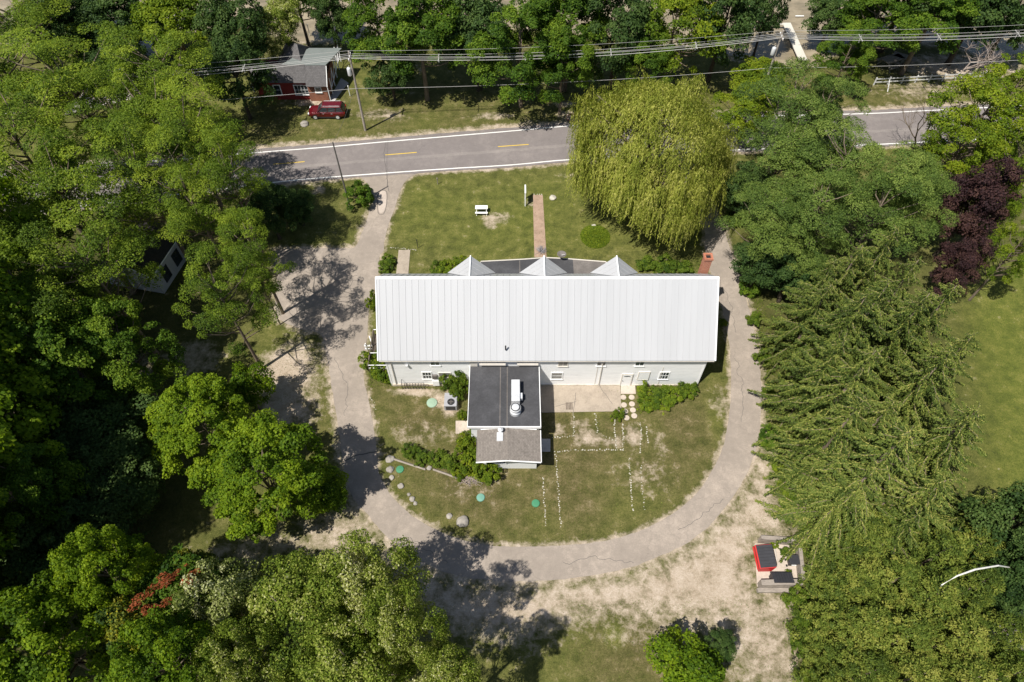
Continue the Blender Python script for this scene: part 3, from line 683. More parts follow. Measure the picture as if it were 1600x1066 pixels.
M['rock'] = simple('boulder', (.30,.275,.24), .3, 2.2, .9, .15, bmp=.7); M['rock_pale'] = simple('pale_stone', (.46,.43,.36), .15, 3, .9, .1)
M['lid_green'] = simple('green_plastic', (.06,.23,.12), .15, 2, .6); M['lid_pale'] = simple('faded_green_plastic', (.27,.38,.28), .15, 2, .6); M['lid_mid'] = simple('chalky_green_plastic', (.15,.32,.25), .15, 2, .6)

def window(parent, x0, x1, z0, z1, y, cols=2, rows=2, fm='white', gm='glass', fw=.09, name='window'):
    """window in a wall that faces -y at distance y"""
    f = MB(); d0, d1 = y-.06, y+.03
    f.box(x0-fw, x1+fw, d0, d1, z1, z1+fw); f.box(x0-fw-.03, x1+fw+.03, d0-.05, d1, z0-fw, z0)
    f.box(x0-fw, x0, d0, d1, z0, z1); f.box(x1, x1+fw, d0, d1, z0, z1)
    mu = .022
    for k in range(1, cols): xx = x0+(x1-x0)*k/cols; f.box(xx-mu, xx+mu, y-.04, y+.01, z0, z1)
    for k in range(1, rows): zz = z0+(z1-z0)*k/rows; f.box(x0, x1, y-.038, y+.008, zz-mu, zz+mu)
    fo = f.build(name, M[fm], parent)
    MB().box(x0, x1, y-.02, y+.012, z0, z1).build('pane', M[gm], fo); return fo

# ================================================================ BARN
yw = 35.87; XL, XR = -12.14, 18.66
barn = empty('barn', (3.3, 39.5, 0), 'long white clapboard barn with standing seam metal roof at the middle of the loop drive', 'barn')
gy0, ry, gy1 = yw, 41.2, 43.3; ez, rz_, fz = 5.15, 10.5, 7.9
wl = MB()
prof = [(gy0, 0), (gy1, 0), (gy1, 8.1), (ry, 10.2), (gy0, 4.95)]
n = 5; vs = [(XL, a, b) for a, b in prof] + [(XR, a, b) for a, b in prof]
wl.add(vs, [(0,1,2,3,4), (9,8,7,6,5)] + [(i,(i+1)%n,n+(i+1)%n,n+i) for i in range(n)])
wl.build('wall', M['siding'], barn)
# roof
rx0, rx1 = -12.65, 19.2; ey = 35.42
roof = MB()
roof.quad3((rx0,ey,ez),(rx1,ey,ez),(rx1,ry,rz_),(rx0,ry,rz_),.16)
roof.quad3((rx0,43.85,fz),(rx1,43.85,fz),(rx1,ry,rz_-.004),(rx0,ry,rz_-.004),.14)
sm = roof; k = 0; xx = rx0 + .3
while xx < rx1 - .1:
    a, b = Vector((xx, ey, ez)), Vector((xx, ry, rz_)); nr = Vector((0, -(rz_-ez), (ry-ey))).normalized()
    h = .03; sm.add([a+Vector((-.016,0,0)), a+Vector((.016,0,0)), b+Vector((.016,0,0)), b+Vector((-.016,0,0)), a+nr*h+Vector((-.016,0,0)), a+nr*h+Vector((.016,0,0)), b+nr*h+Vector((.016,0,0)), b+nr*h+Vector((-.016,0,0))], [(0,1,5,4),(1,2,6,5),(2,3,7,6),(3,0,4,7),(4,5,6,7)])
    a2, b2 = Vector((xx, 43.85, fz)), b; nr2 = Vector((0, (rz_-fz), (43.85-ry))).normalized()
    sm.add([a2+Vector((-.016,0,0)), a2+Vector((.016,0,0)), b2+Vector((.016,0,0)), b2+Vector((-.016,0,0)), a2+nr2*h+Vector((-.016,0,0)), a2+nr2*h+Vector((.016,0,0)), b2+nr2*h+Vector((.016,0,0)), b2+nr2*h+Vector((-.016,0,0))], [(0,1,5,4),(1,2,6,5),(2,3,7,6),(3,0,4,7),(4,5,6,7)])
    xx += .61 if k % 2 else .60; k += 1
ro = roof.build('roof', M['metalroof'], barn)
cp = MB(); cp.obox(((rx0+rx1)/2, ry-.10, rz_-.02), (rx1-rx0+.06, .22, .04), rx=math.atan2(rz_-ez, ry-ey)); cp.obox(((rx0+rx1)/2, ry+.08, rz_-.03), (rx1-rx0+.06, .2, .04), rx=-R(44)); cp.build('ridge_cap', M['white'], ro)
for xe in (rx0, rx1):
    a, b = Vector((xe, ey, ez+.02)), Vector((xe, ry, rz_+.02)); MB().tube([a, b], .07, 6).build('rake_trim', M['white'], ro)
MB().tube([(XL+.5,yw-.08,4.9),(XL+.5,yw-.08,.1)],.05,6).build('downpipe', M['trim'], barn); MB().tube([(8.7,yw-.08,4.9),(8.7,yw-.08,.1)],.05,6).build('downpipe', M['trim'], barn)
MB().box(rx0+.05, rx1-.05, ey+.02, yw-.005, 4.94, 4.97).build('soffit', M['trim'], barn)
# three pointed dormers
for pxr in (733.5, 851.5, 968):
    top = G(pxr, 433, 10.25); xc = top.x
    apx = G(734 if pxr < 740 else (851 if pxr < 900 else 968), 401.5, 10.2); xa = xc + .0; ya = 44.0
    hw = 2.35; d = MB(); za = 10.15
    L_, R_ = Vector((xc-hw, 43.92, fz+.06)), Vector((xc+hw, 43.92, fz+.06)); A1 = Vector((xc, 44.15, za)); B1 = Vector((xc, ry+.36, za))
    for s_ in (L_, R_):
        nr = (A1-B1).cross(s_-B1).normalized(); nr = nr if nr.z > 0 else -nr
        tp = [A1, B1, s_]; lo = [q - nr*.10 for q in tp]
        d.add(tp + lo, [(0,1,2),(5,4,3),(0,3,4,1),(1,4,5,2),(2,5,3,0)])
    GAB = MB().add([(xc-hw+.15,43.8,fz-.1),(xc+hw-.15,43.8,fz-.1),(xc,43.8,za-.25),(xc-hw+.15,43.5,fz-.1),(xc+hw-.15,43.5,fz-.1),(xc,43.5,za-.25)],[(0,1,2),(5,4,3),(0,3,4,1),(1,4,5,2),(2,5,3,0)])
    ds = d
    for sgn in (-1, 1):
        for q in range(1, 5):                      # ribs run down the slope, across the short ridge
            yy = A1.y - .6*q; f_ = (A1.y - yy)/(A1.y - B1.y)
            if f_ >= 1: continue
            a = Vector((xc, yy, za)); e = Vector((xc + sgn*hw*(1-f_), 43.92*(1-f_) + B1.y*f_, (fz+.06)*(1-f_) + za*f_)); e.y = yy if abs(e.y-yy) < .5 else e.y
            ds.tube([a+Vector((0,0,.03)), e+Vector((0,0,.03))], .022, 4)
    dr = d.build('dormer', M['metalroof'], barn); GAB.build('gable', M['siding'], dr)
    MB().tube([B1+Vector((0,-.1,.0)), A1+Vector((0,.02,.0))], .075, 6).build('ridge_cap', M['white'], dr)
# windows on the near wall: (px centre, py centre, width px, height px)
def wx(px, py, y):       # x on a wall at distance y seen at pixel
    z = WZ(py, y); dep = y*math.cos(PIT) + (CAMH-z)*math.sin(PIT); return (px-800)/FPX*dep
for (px, py, wp, zt, zb, c_, r_, gm) in ((679.5,566,13,4.72,3.72,2,2,'glass'),(880,567,13,4.72,3.60,2,1,'glass_grey'),(940,567,12.5,4.75,3.65,2,2,'glass'),(1000,567,12.5,4.75,3.65,2,2,'glass'),
                                  (667.5,588,13,2.45,1.28,3,2,'glass'),(870,588,16,2.35,1.25,1,2,'glass_grey'),(1037.5,587,13.5,2.45,1.22,3,2,'glass')):
    xc = wx(px, py, yw); hw = wp*.0625/2*.98
    window(barn, xc-hw, xc+hw, zb, zt, yw, c_, r_, 'trim' if r_ == 1 else 'white', gm)
xc = wx(695.5, 586, yw); window(barn, xc-.55, xc+.5, 1.6, 2.35, yw, 1, 1, 'trim', 'glass_grey')
xc = wx(1005, 589, yw); tag(MB().box(xc-.5,xc+.5,yw-.07,yw,1.2,2.5).build('board_panel', M['white'], barn))
f = MB(); f.box(xc-.56,xc-.5,yw-.09,yw,1.12,2.58); f.box(xc+.5,xc+.56,yw-.09,yw,1.12,2.58); f.box(xc-.5,xc+.5,yw-.09,yw,2.5,2.58); f.box(xc-.5,xc+.5,yw-.09,yw,1.12,1.2); f.build('board_frame', M['trim'], barn)
xc = wx(979, 592, yw); dr = MB().box(xc-.46,xc+.46,yw-.08,yw,.06,2.1).build('door', M['white'], barn, bevel=.01)
fl = MB()
pts_ = [(xc+.34*math.cos(a), 1.72+.16*math.sin(a)) for a in [math.pi*k/10 for k in range(11)]]
fl.add([(a,yw-.09,b) for a,b in pts_]+[(a,yw-.06,b) for a,b in pts_],[tuple(range(11)),tuple(range(21,10,-1))]+[(k,(k+1)%11,11+(k+1)%11,11+k) for k in range(11)]); fl.build('fanlight', M['glass'], dr)
MB().tube([(xc-.36,yw-.16,1.0),(xc-.36,yw-.08,1.0)], .04, 6).build('handle', M['iron'], dr)
f = MB(); f.box(xc-.55,xc-.46,yw-.1,yw,.06,2.2); f.box(xc+.46,xc+.55,yw-.1,yw,.06,2.2); f.box(xc-.46,xc+.46,yw-.1,yw,2.1,2.2); f.build('door_frame', M['trim'], barn)
co = MB(); co.box(XL-.03,XL+.12,yw-.03,yw+.12,0,4.9); co.box(XR-.12,XR+.03,yw-.03,yw+.12,0,4.9); build_each(co, 8, 'corner_board', M['white'], barn)
jn = MB()
for px in (931, 1031.5): xc = wx(px, 590, yw); jn.box(xc-.03,xc+.03,yw-.03,yw-.004,.2,3.4)
build_each(jn, 8, 'batten', M['trim'], barn)
fd = MB(); fd.box(XL+.15, -4.3, yw-.12, yw-.004, -.05, .32); fd.box(2.7, XR-.15, yw-.07, yw-.004, -.05, .14); build_each(fd, 8, 'foundation', M['foundation'], barn)
MB().tube([G(790,545,6.2)-Vector((0,0,.2)), G(790,545,6.2)+Vector((0,0,.45))], .07, 8).build('vent_pipe', M['iron'], barn)
# gear on the wall: lamp, meter boxes, low iron rail with pickets
lx = wx(636, 571, yw); MB().box(lx-.12,lx+.12,yw-.28,yw,3.75,3.9).build('wall_lamp', M['steel'], barn)
mt_ = MB(); x_ = wx(680, 589, yw); mt_.box(x_-.28,x_+.22,yw-.22,yw,1.45,2.05); mt_.build('meter_box', M['membrane_grey'], barn, bevel=.02)
MB().box(x_-.3,x_+.36,yw-.3,yw-.003,.35,1.25).build('cabinet', M['white'], barn, bevel=.02)
rl = empty('iron_railing', (-10.3, yw-.5, 0), 'low grey iron railing with pickets along the left end of the barn wall', 'railing')
xa, xb = wx(627, 598, yw-.4), wx(662, 598, yw-.4); r_ = MB(); r_.tube([(xa,yw-.45,1.15),(xb,yw-.45,1.15)],.03,6); r_.tube([(xa,yw-.45,.2),(xb,yw-.45,.2)],.03,6); r_.tube([(xa,yw-.45,1.15),(xa,yw-.02,1.15)],.03,6); build_each(r_, 12, 'rail', M['iron'], rl)
for k in range(9): xx = xa+(xb-xa)*k/8; MB().tube([(xx,yw-.45,0),(xx,yw-.45,1.15)],.028,5).build('picket', M['iron'], rl)
# brick chimney rising beside the far right corner
ch = empty('chimney', (18.75, 44.3, 0), 'tall red brick chimney behind the far right corner of the barn', 'chimney')
cx_, cy_ = 18.95, 44.45
MB().box(cx_-.36,cx_+.36,cy_-.36,cy_+.36,0,9.55).build('stack', M['brick'], ch)
f = MB(); f.box(cx_-.43,cx_+.43,cy_-.43,cy_-.24,9.553,9.78); f.box(cx_-.43,cx_+.43,cy_+.24,cy_+.43,9.553,9.78); f.box(cx_-.43,cx_-.24,cy_-.24,cy_+.24,9.553,9.78); f.box(cx_+.24,cx_+.43,cy_-.24,cy_+.24,9.553,9.78); f.build('cap', M['brick'], ch)
MB().box(cx_-.235,cx_+.235,cy_-.235,cy_+.235,9.553,9.62).build('flue', M['dark'], ch)
# black porch roof behind
po = empty('entrance_porch', (1, 46, 0), 'wide black flat roofed entrance porch behind the barn', 'porch')
pz = 3.6; ol = [G(742,421,pz), G(752,408.5,pz), G(820,405,pz), G(851,402.5,pz), G(884,404,pz), G(895,405,pz)]; pl = [(p_.x,p_.y) for p_ in ol]
MB().prism([(pl[0][0],43.35)] + pl + [(pl[-1][0],43.35)], pz-.2, pz).build('roof', M['membrane'], po)
ol2 = [G(895,405,pz), G(946,409,pz), G(965,423,pz)]; pl2 = [(p_.x,p_.y) for p_ in ol2]
MB().prism([(pl2[0][0]+.002,43.35)] + [(pl2[0][0]+.002,pl2[0][1])] + pl2[1:] + [(pl2[-1][0],43.35)], pz-.19, pz-.01).build('roof', M['membrane_grey'], po)
al = [Vector((a,b,0)) for a,b in pl+pl2[1:]]
wm = MB()
for i in range(len(al)-1):
    a, b = al[i], al[i+1]; e = Vector((a.x*.97+.1, a.y-.3, 0)); g_ = Vector((b.x*.97+.1, b.y-.3, 0)); wm.add([e+Vector((0,0,0)), g_, g_+Vector((0,0,3.38)), e+Vector((0,0,3.38))], [(0,1,2,3)])
wm.build('wall', M['siding'], po)
ed = MB(); ed.tube([(a,b,pz+.0) for a,b in pl+pl2[1:]], .06, 5); ed.build('edge_trim', M['trim'], po)
sp = MB()
for px in (812,): a = G(px, 405, pz); sp.box(a.x-.05,a.x+.05,43.6,a.y-.2,pz+.002,pz+.02)
sp.build('roof_seam', M['membrane_grey'], po)
# satellite dish
a = G(877, 405, 3.6); di_ = empty('satellite_dish', a, 'round grey satellite dish on the edge of the black porch roof', 'satellite dish')
MB().lathe((a.x, a.y, a.z+.62), [(0.01,0),(.2,.03),(.36,.09),(.5,.2),(.47,.2),(.3,.1),(.01,.04)], 18).build('dish', M['membrane_grey'], di_, smooth=True)
MB().tube([a, a+Vector((0,0,.65))], .04, 6).build('mast', M['iron'], di_)
MB().tube([a+Vector((0,0,.66)), a+Vector((.3,-.3,1.05))], .025, 5).build('feed_arm', M['white'], di_)

# ================================================================ ANNEXES
an = empty('flat_annex', (-.7, 32.6, 0), 'flat black roofed annex with white fascia against the near wall of the barn', 'annex')
ax0, ax1, ay0, ay1, az = -4.03, 2.58, 29.3, 35.84, 3.6
MB().box(ax0+.25, ax1-.12, ay0+.15, ay1-.05, 0, az-.25).build('wall', M['siding_new'], an)
mr = MB(); mr.box(ax0, ax1, ay0, ay1, az-.25, az); mro = mr.build('roof', M['membrane'], an)
f = MB(); f.box(ax0, ax1, ay0-.09, ay0-.002, az-.28, az+.03); f.box(ax1+.002, ax1+.07, ay0-.09, ay1, az-.28, az+.03); f.box(ax0-.05, ax0-.002, ay0-.09, ay1, az-.28, az+.02); f.build('fascia', M['white'], an)
for px in (781.5, 792.5):
    x_ = (px-800)/FPX*63.9; MB().box(x_-.04, x_+.04, ay0+.02, ay1-.1, az+.002, az+.012).build('roof_seam', M['membrane_grey'], mro)
f = MB(); f.box(wx(749,566,yw), wx(790,566,yw), yw-.3, yw-.01, 4.05, 4.28); f.box(wx(808,566,yw), wx(841,566,yw), yw-.3, yw-.01, 4.05, 4.28); build_each(f, 8, 'eave_box', M['trim'], barn)
f = MB(); f.box(wx(735,568,yw), wx(746,568,yw), yw-.15, yw-.01, 3.7, 4.5); f.build('sash', M['trim'], barn)
# duct and fan
du = empty('roof_duct', G(806,610,3.6), 'silver metal exhaust duct with a round fan on the black annex roof', 'exhaust duct')
a, b = G(799,593,4.5), G(812.5,626,4.5); MB().box(a.x, b.x, b.y, a.y, 3.78, 4.5).build('duct', M['steel'], du, bevel=.03)
MB().box(b.x+.003, b.x+.24, b.y+.35, b.y+.95, 3.85, 4.3).build('junction_box', M['steel'], du, bevel=.02)
c_ = G(805.5, 636, 4.55); fn = MB().lathe((c_.x,c_.y,3.6),[(.52,0),(.52,.35),(.42,.45),(.42,.62),(.5,.66),(.5,.84),(.44,.9),(.36,.86),(.05,.86)],24).build('fan', M['steel'], du, smooth=False)
ri = MB()
for r0_, r1_ in ((.44,.385),): ri.lathe((c_.x,c_.y,4.5),[(r1_,-.02),(r0_,-.02),(r0_,.015),(r1_,.015)],24)
ri.build('ring', M['iron'], fn); MB().lathe((c_.x,c_.y,4.5),[(.01,0),(.36,0),(.33,.08),(.01,.12)],24).build('cap', M['steel'], fn)
lg = MB()
for xx in (a.x+.06, b.x-.06):
    for yy in (a.y-.1, b.y+.1): lg.box(xx-.04,xx+.04,yy-.04,yy+.04,3.603,3.79)
build_each(lg, 8, 'leg', M['steel'], du)
# brown gable annex
bn = empty('shingled_annex', (-.3, 27.9, 0), 'low white annex with brown shingled gable roof at the near end of the black roof', 'annex')
by0, by1 = 26.0, 29.19; bx0, bxm, bx1 = -3.2, -.38, 2.58; be, brz = 3.08, 3.46
w_ = MB(); pf = [(-2.87,0),(2.27,0),(2.27,3.02),(bxm,3.34),(-2.87,3.02)]
w_.add([(a,26.8,b) for a,b in pf]+[(a,29.4,b) for a,b in pf], [(0,1,2,3,4),(9,8,7,6,5)]+[(i,(i+1)%5,5+(i+1)%5,5+i) for i in range(5)]); w_.build('wall', M['siding_new'], bn)
r_ = MB(); r_.quad3((bx0,by0,be),(bxm,by0,brz),(bxm,by1,brz),(bx0,by1,be),.09); r_.quad3((bxm,by0,brz-.003),(bx1,by0,be),(bx1,by1,be),(bxm,by1,brz-.003),.09)
r_.build('roof', M['shingle_brown'], bn)
f = MB(); f.tube([(bx0,by0-.02,be-.03),(bxm,by0-.02,brz-.03),(bx1,by0-.02,be-.03)],.06,5); f.tube([(bx1+.03,by0,be-.05),(bx1+.03,by1,be-.05)],.06,5); f.build('edge_trim', M['white'], bn)
MB().box(bxm-.09,bxm+.09,by0,by1,brz-.03,brz+.025).build('ridge_cap', M['shingle_brown'], bn)
xw = (782-800)/FPX*62.6; window(bn, xw-.42, xw+.42, 1.25, 1.95, 26.8, 3, 1, 'white', 'glass'); sh_ = MB(); sh_.box(xw-.66,xw-.5,26.75,26.797,1.3,2.05); sh_.box(xw+.5,xw+.66,26.75,26.797,1.3,2.05); build_each(sh_, 8, 'shutter', M['trim'], bn)
vp = G(782,674,3.5); v_ = MB().lathe((vp.x,vp.y,3.12),[(.16,0),(.13,.1),(.12,.65),(.24,.68),(.25,.78),(.05,.92)],16).build('vent_cowl', M['steel'], bn)
a = G(781,690,3.3); MB().box(a.x-.28,a.x+.28,a.y-.02,a.y+.85,3.34,3.49).build('flashing', M['steel'], bn)
MB().tube([G(736,672,1.9)+Vector((0,.3,0)), G(738,690,0)], .05, 6).build('downpipe', M['white'], bn)

# ================================================================ LEFT SIDE DECK
dk = empty('deck', (-13.3, 39, 0), 'narrow dark wooden deck with railings on the left end wall of the barn', 'deck')
d0, d1 = -14.35, -12.2
fl = MB(); yy = 37.0
while yy < 41.4: fl.box(d0, d1, yy, yy+.135, .95, .99); yy += .15
fl.build('floor', M['wood_dark'], dk)
ps = MB()
for yy in (37.05, 38.5, 40.0, 41.35): ps.box(d0-.05,d0+.05,yy-.05,yy+.05,0,1.95)
build_each(ps, 8, 'post', M['wood_dark'], dk)
r_ = MB(); r_.box(d0-.05,d0+.05,37,41.4,1.952,1.99); r_.box(d0-.03,d0+.03,37.1,41.3,1.1,1.16); build_each(r_, 8, 'rail', M['wood_dark'], dk)
r_ = MB(); r_.box(d0,d1,41.36,41.42,1.9,1.97); r_.box(d0,d1,38.45,38.52,1.9,1.97); r_.box(d0,d1,36.98,37.04,1.9,1.97); r_.box(d0,d1,36.98,37.04,1.4,1.45); build_each(r_, 8, 'handrail', M['white'], dk)
bb = MB(); yy = 37.2
while yy < 41.3: bb.box(d0-.015,d0+.015,yy-.015,yy+.015,1.0,1.95); yy += .16
bb.build('baluster', M['iron'], dk)
gt = empty('white_gate', tuple(G(577,541)), 'small white wooden gate at the foot of the deck', 'gate')
a = G(571,548); b = G(590,546); c_ = G(578,548)
f = MB(); f.box(a.x,b.x,a.y,a.y+.06,.75,.85); f.box(a.x,b.x,a.y,a.y+.06,.25,.33)
for k in range(5): xx = a.x+(b.x-a.x)*(k+.02)/5; f.box(xx,xx+.08,a.y+.062,a.y+.09,.05,1.0)
f.build('panel', M['white'], gt); MB().tube([(a.x+.2,a.y,0),(a.x+.2,a.y,1.3)],.06,6).build('post', M['white'], gt); MB().obox((a.x+.6,a.y+.7,.6),(.09,1.5,.09),rz=.35).build('rail', M['white'], gt)

# ================================================================ RED HOUSE
M['metal_green'] = simple('grey_green_metal_roof', (.185,.205,.195), .08, 2, .45, .4)
M['brown_brick'] = simple('brown_brick', (.25,.11,.07), .3, 8, .9)
ba = G(516,158); hy = ba.y; hx1 = ba.x; hx0 = G(405,158).x
rh = empty('red_house', ((hx0+hx1)/2, hy+4, 0), 'dark red one storey house with grey shingle and metal roofs beside the red car', 'house')
hm = G(486,158).x
ze, zr, zb = 2.9, 4.7, 3.9; yr, yb = G(520,101,zr).y, G(530,75,4.2).y
xr1 = hx1+.15
MB().box(hx0+.2, hm, hy+.35, yb-.6, 0, 2.75).build('wall', M['siding_red'], rh)
MB().box(hm+.003, hx1-.1, hy, yb-.4, 0, 2.8).build('brick_wall', M['brown_brick'], rh)
r_ = MB(); r_.quad3((hx0-.2,hy-.05,ze),(hm,hy-.05,ze),(hm,yr,zr),(hx0-.2,yr,zr),.18); r_.quad3((hm+.003,hy-.45,ze-.3),(xr1,hy-.45,ze-.3),(xr1,yr-.01,zr-.12),(hm+.003,yr-.01,zr-.12),.18)
r_.build('roof', M['shingle_dark'], rh)
mr = MB(); mr.quad3((hx0+4,yr+.002,zr-.05),(xr1,yr+.002,zr-.05),(G(534,74,4.2).x,yb,zb+.3),(G(483,74,4.2).x,yb,zb+.3),.12); mo = mr.build('metal_roof', M['metal_green'], rh)
hr = MB(); hc = G(464,69,5.8); q = [tuple(G(432,98,3.4)),(G(476,98,4.0).x,yr+.1,4.0),tuple(G(486,74,3.6)),tuple(G(448,62,3.2))]
for i in range(4): a, b = q[i], q[(i+1)%4]; hr.add([a,b,tuple(hc)],[(0,1,2)])
hr.add(q, [(3,2,1,0)]); hr.build('hip_roof', M['shingle_dark'], rh)
MB().prism([(a[0]*.96+hc.x*.04, a[1]*.96+hc.y*.04) for a in q], 0, 3.0).build('wall', M['siding_red'], rh)
f = MB(); f.box(xr1+.002,xr1+.09,hy-.45,hy-.36,0,2.6); f.obox((xr1+.05,(hy-.45+yr)/2,(ze-.3+zr-.12)/2-.08),(.07,math.hypot(yr-hy+.45,zr-ze+.18),.2),rx=math.atan2(zr-ze+.18,yr-hy+.45)); f.box(hx0-.25,hx0-.15,hy-.1,hy-.02,1.5,2.8); build_each(f, 8, 'trim', M['white'], rh)
def wxg(px, y, z): dep = y*math.cos(PIT)+(CAMH-z)*math.sin(PIT); return (px-800)/FPX*dep
for (pa, pb, c_) in ((429,438,2),(461,481,4)):
    xa, xb = wxg(pa,hy+.35,1.6), wxg(pb,hy+.35,1.6); window(rh, xa, xb, .85, 2.25, hy+.35, c_ if c_ == 4 else 1, 2, 'white', 'glass', .12)
xa, xb = wxg(493,hy,1.9), wxg(501,hy,1.9); window(rh, xa, xb, 1.45, 2.15, hy, 1, 1, 'white', 'glass_grey', .12)
pf_ = MB()
for k in range(5): yy = hy+1.5+k*2.0; pf_.tube([(xr1+.0,yy,0),(xr1+.0,yy,2.6+ .3*min(k,3))],.07,5)
for k in range(4): yy = hy+1.5+k*2.0; pf_.tube([(xr1,yy,.9),(xr1,yy+2,2.7)],.045,4)
pf_.tube([(xr1,hy+1.5,1.0),(xr1,hy+9.5,1.0)],.05,4); pf_.build('porch_frame', M['white'], rh)
vt = MB(); a = Vector((hm+1.3,hy+3.1,0)); vt.tube([(a.x,a.y,3.6),(a.x,a.y,4.25)],.14,8); vt.build('roof_vent', M['iron'], rh)
sheet('concrete_pad', GP([(486,158),(523,158),(536,140),(545,130),(533,122),(517,150)]), .02, M['conc_grey'])

# dark cottage under the trees at the left
A_, B_ = G(257,459), G(292,405); du_ = (B_-A_).normalized(); pn = Vector((-du_.y, du_.x, 0)); Lh = (B_-A_).length
ct = empty('cottage', (A_+B_)/2 + pn*3.5, 'small pale grey cottage with dark roof half hidden among the trees left of the drive', 'house')
def hp(s_, d_, z): v_ = A_ + du_*s_ + pn*d_; return (v_.x, v_.y, z)
W_ = 6.5; zc_, zrd = 3.1, 5.0
w_ = MB(); w_.add([hp(0,0,0),hp(Lh,0,0),hp(Lh,W_,0),hp(0,W_,0),hp(0,0,zc_),hp(Lh,0,zc_),hp(Lh,W_,zc_),hp(0,W_,zc_),hp(0,W_/2,zrd-.1),hp(Lh,W_/2,zrd-.1)],[(0,1,5,4),(1,2,6,9,5),(2,3,7,6),(3,0,4,8,7)]); w_.build('wall', M['siding_grey'], ct)
r_ = MB(); r_.quad3(hp(-.4,-.05,zc_),hp(Lh+.4,-.05,zc_),hp(Lh+.4,W_/2,zrd),hp(-.4,W_/2,zrd),.12); r_.quad3(hp(-.4,W_+.3,zc_-.1),hp(Lh+.4,W_+.3,zc_-.1),hp(Lh+.4,W_/2,zrd-.003),hp(-.4,W_/2,zrd-.003),.12); r_.build('roof', M['shingle_black'], ct)
for s_ in (.22, .68):
    a = Lh*s_; fo = MB()
    for (p0, p1, q0, q1) in ((a-.12,a,.75,2.35),(a+1.0,a+1.12,.75,2.35),(a-.12,a+1.12,.63,.75),(a-.12,a+1.12,2.35,2.47),(a,a+1.0,1.5,1.56)):
        fo.add([hp(p0,-.05,q0),hp(p1,-.05,q0),hp(p1,-.05,q1),hp(p0,-.05,q1),hp(p0,.0,q0),hp(p1,.0,q0),hp(p1,.0,q1),hp(p0,.0,q1)],[(0,1,2,3),(7,6,5,4),(0,4,5,1),(1,5,6,2),(2,6,7,3),(3,7,4,0)])
    fb = fo.build('window', M['iron'], ct); MB().add([hp(a,-.015,.75),hp(a+1,-.015,.75),hp(a+1,-.015,2.35),hp(a,-.015,2.35)],[(0,1,2,3)]).build('pane', M['glass'], fb)
f = MB(); f.tube([hp(-.42,-.08,zc_),hp(-.42,W_/2,zrd)],.06,5); f.tube([hp(-.42,-.08,zc_),hp(Lh+.42,-.08,zc_)],.06,5); f.build('fascia', M['white'], ct)

# grey house roofs low at the right edge
for (px, py, w_m, d_m, rr, lab) in ((1590,985,5,9,.5,'small shed with a grey roof at the right edge under the trees'),):
    a = G(px,py,2.8); sh = empty('shed', (a.x,a.y,0), lab, 'shed'); b_ = MB(); b_.obox((a.x,a.y,1.3),(w_m-.6,d_m-.6,2.6),rz=rr); b_.build('wall', M['shingle_black'], sh)
    ca, sa = math.cos(rr), math.sin(rr); rot = lambda u,v_,z: (a.x+u*ca-v_*sa, a.y+u*sa+v_*ca, z)
    r_ = MB(); r_.quad3(rot(-w_m/2,-d_m/2,2.6),rot(0,-d_m/2,3.5),rot(0,d_m/2,3.5),rot(-w_m/2,d_m/2,2.6),.1); r_.quad3(rot(0,-d_m/2,3.497),rot(w_m/2,-d_m/2,2.6),rot(w_m/2,d_m/2,2.6),rot(0,d_m/2,3.497),.1); r_.build('roof', M['membrane_grey'], sh)
# ================================================================ RED SUV
M['carpaint'] = None; m, t, p = mat('red_car_paint', .25, .5, .15); p.inputs['Base Color'].default_value = (.115,.005,.010,1); p.inputs['Coat Weight'].default_value = .6; M['carpaint'] = m
M['tyre'] = simple('tyre', (.025,.025,.025), .2, 8, .9); M['plastic'] = simple('black_plastic', (.035,.035,.04), .2, 4, .5)
M['lamp'] = simple('lamp_glass', (.75,.76,.78), .05, 2, .15, .6); M['lamp_red'] = simple('tail_lamp', (.4,.01,.01), .1, 2, .2)
ca_ = G(486,183); cb_ = G(542,183); L = 5.05; cxm = (G(513,180)); car = empty('parked_car', (cxm.x, cxm.y, 0), 'dark red family car parked on the grass in front of the red house', 'car'); cz = R(1.5)
sec = [(-2.5,.55,.62,.72),(-2.42,.45,.84,.86),(-1.9,.35,.98,.93),(-1.25,.32,1.03,.97),(-.9,.32,1.08,.98),(0,.30,1.10,.98),(1.3,.32,1.12,.98),(2.1,.36,1.12,.96),(2.42,.42,1.08,.90),(2.5,.55,.95,.84)]
def carp(x, y, z): return (cxm.x + x, cxm.y + y, z)
b_ = MB(); vs = []; fs = []
for x, zb_, zt, hw in sec: vs += [carp(x,-hw*.94,zb_),carp(x,-hw,zb_+.22),carp(x,-hw,zt-.14),carp(x,-hw*.88,zt),carp(x,hw*.88,zt),carp(x,hw,zt-.14),carp(x,hw,zb_+.22),carp(x,hw*.94,zb_)]
for i in range(len(sec)-1):
    for k in range(8): fs.append((i*8+k,i*8+(k+1)%8,(i+1)*8+(k+1)%8,(i+1)*8+k))
fs += [tuple(range(8)), tuple(len(vs)-1-k for k in range(8))]; b_.add(vs, fs); bo = b_.build('body', M['carpaint'], car, smooth=False, bevel=.03)
cab = MB(); lo = [(-1.15,1.05),(2.42,1.08)]; vs = [carp(-1.2,-.86,1.06),carp(2.42,-.84,1.08),carp(2.42,.84,1.08),carp(-1.2,.86,1.06),carp(-.45,-.68,1.72),carp(2.1,-.68,1.74),carp(2.1,.68,1.74),carp(-.45,.68,1.72)]
cab.add(vs, [(0,3,2,1),(0,1,5,4),(1,2,6,5),(2,3,7,6),(3,0,4,7),(4,5,6,7)]); cab.build('window', M['glass'], car)
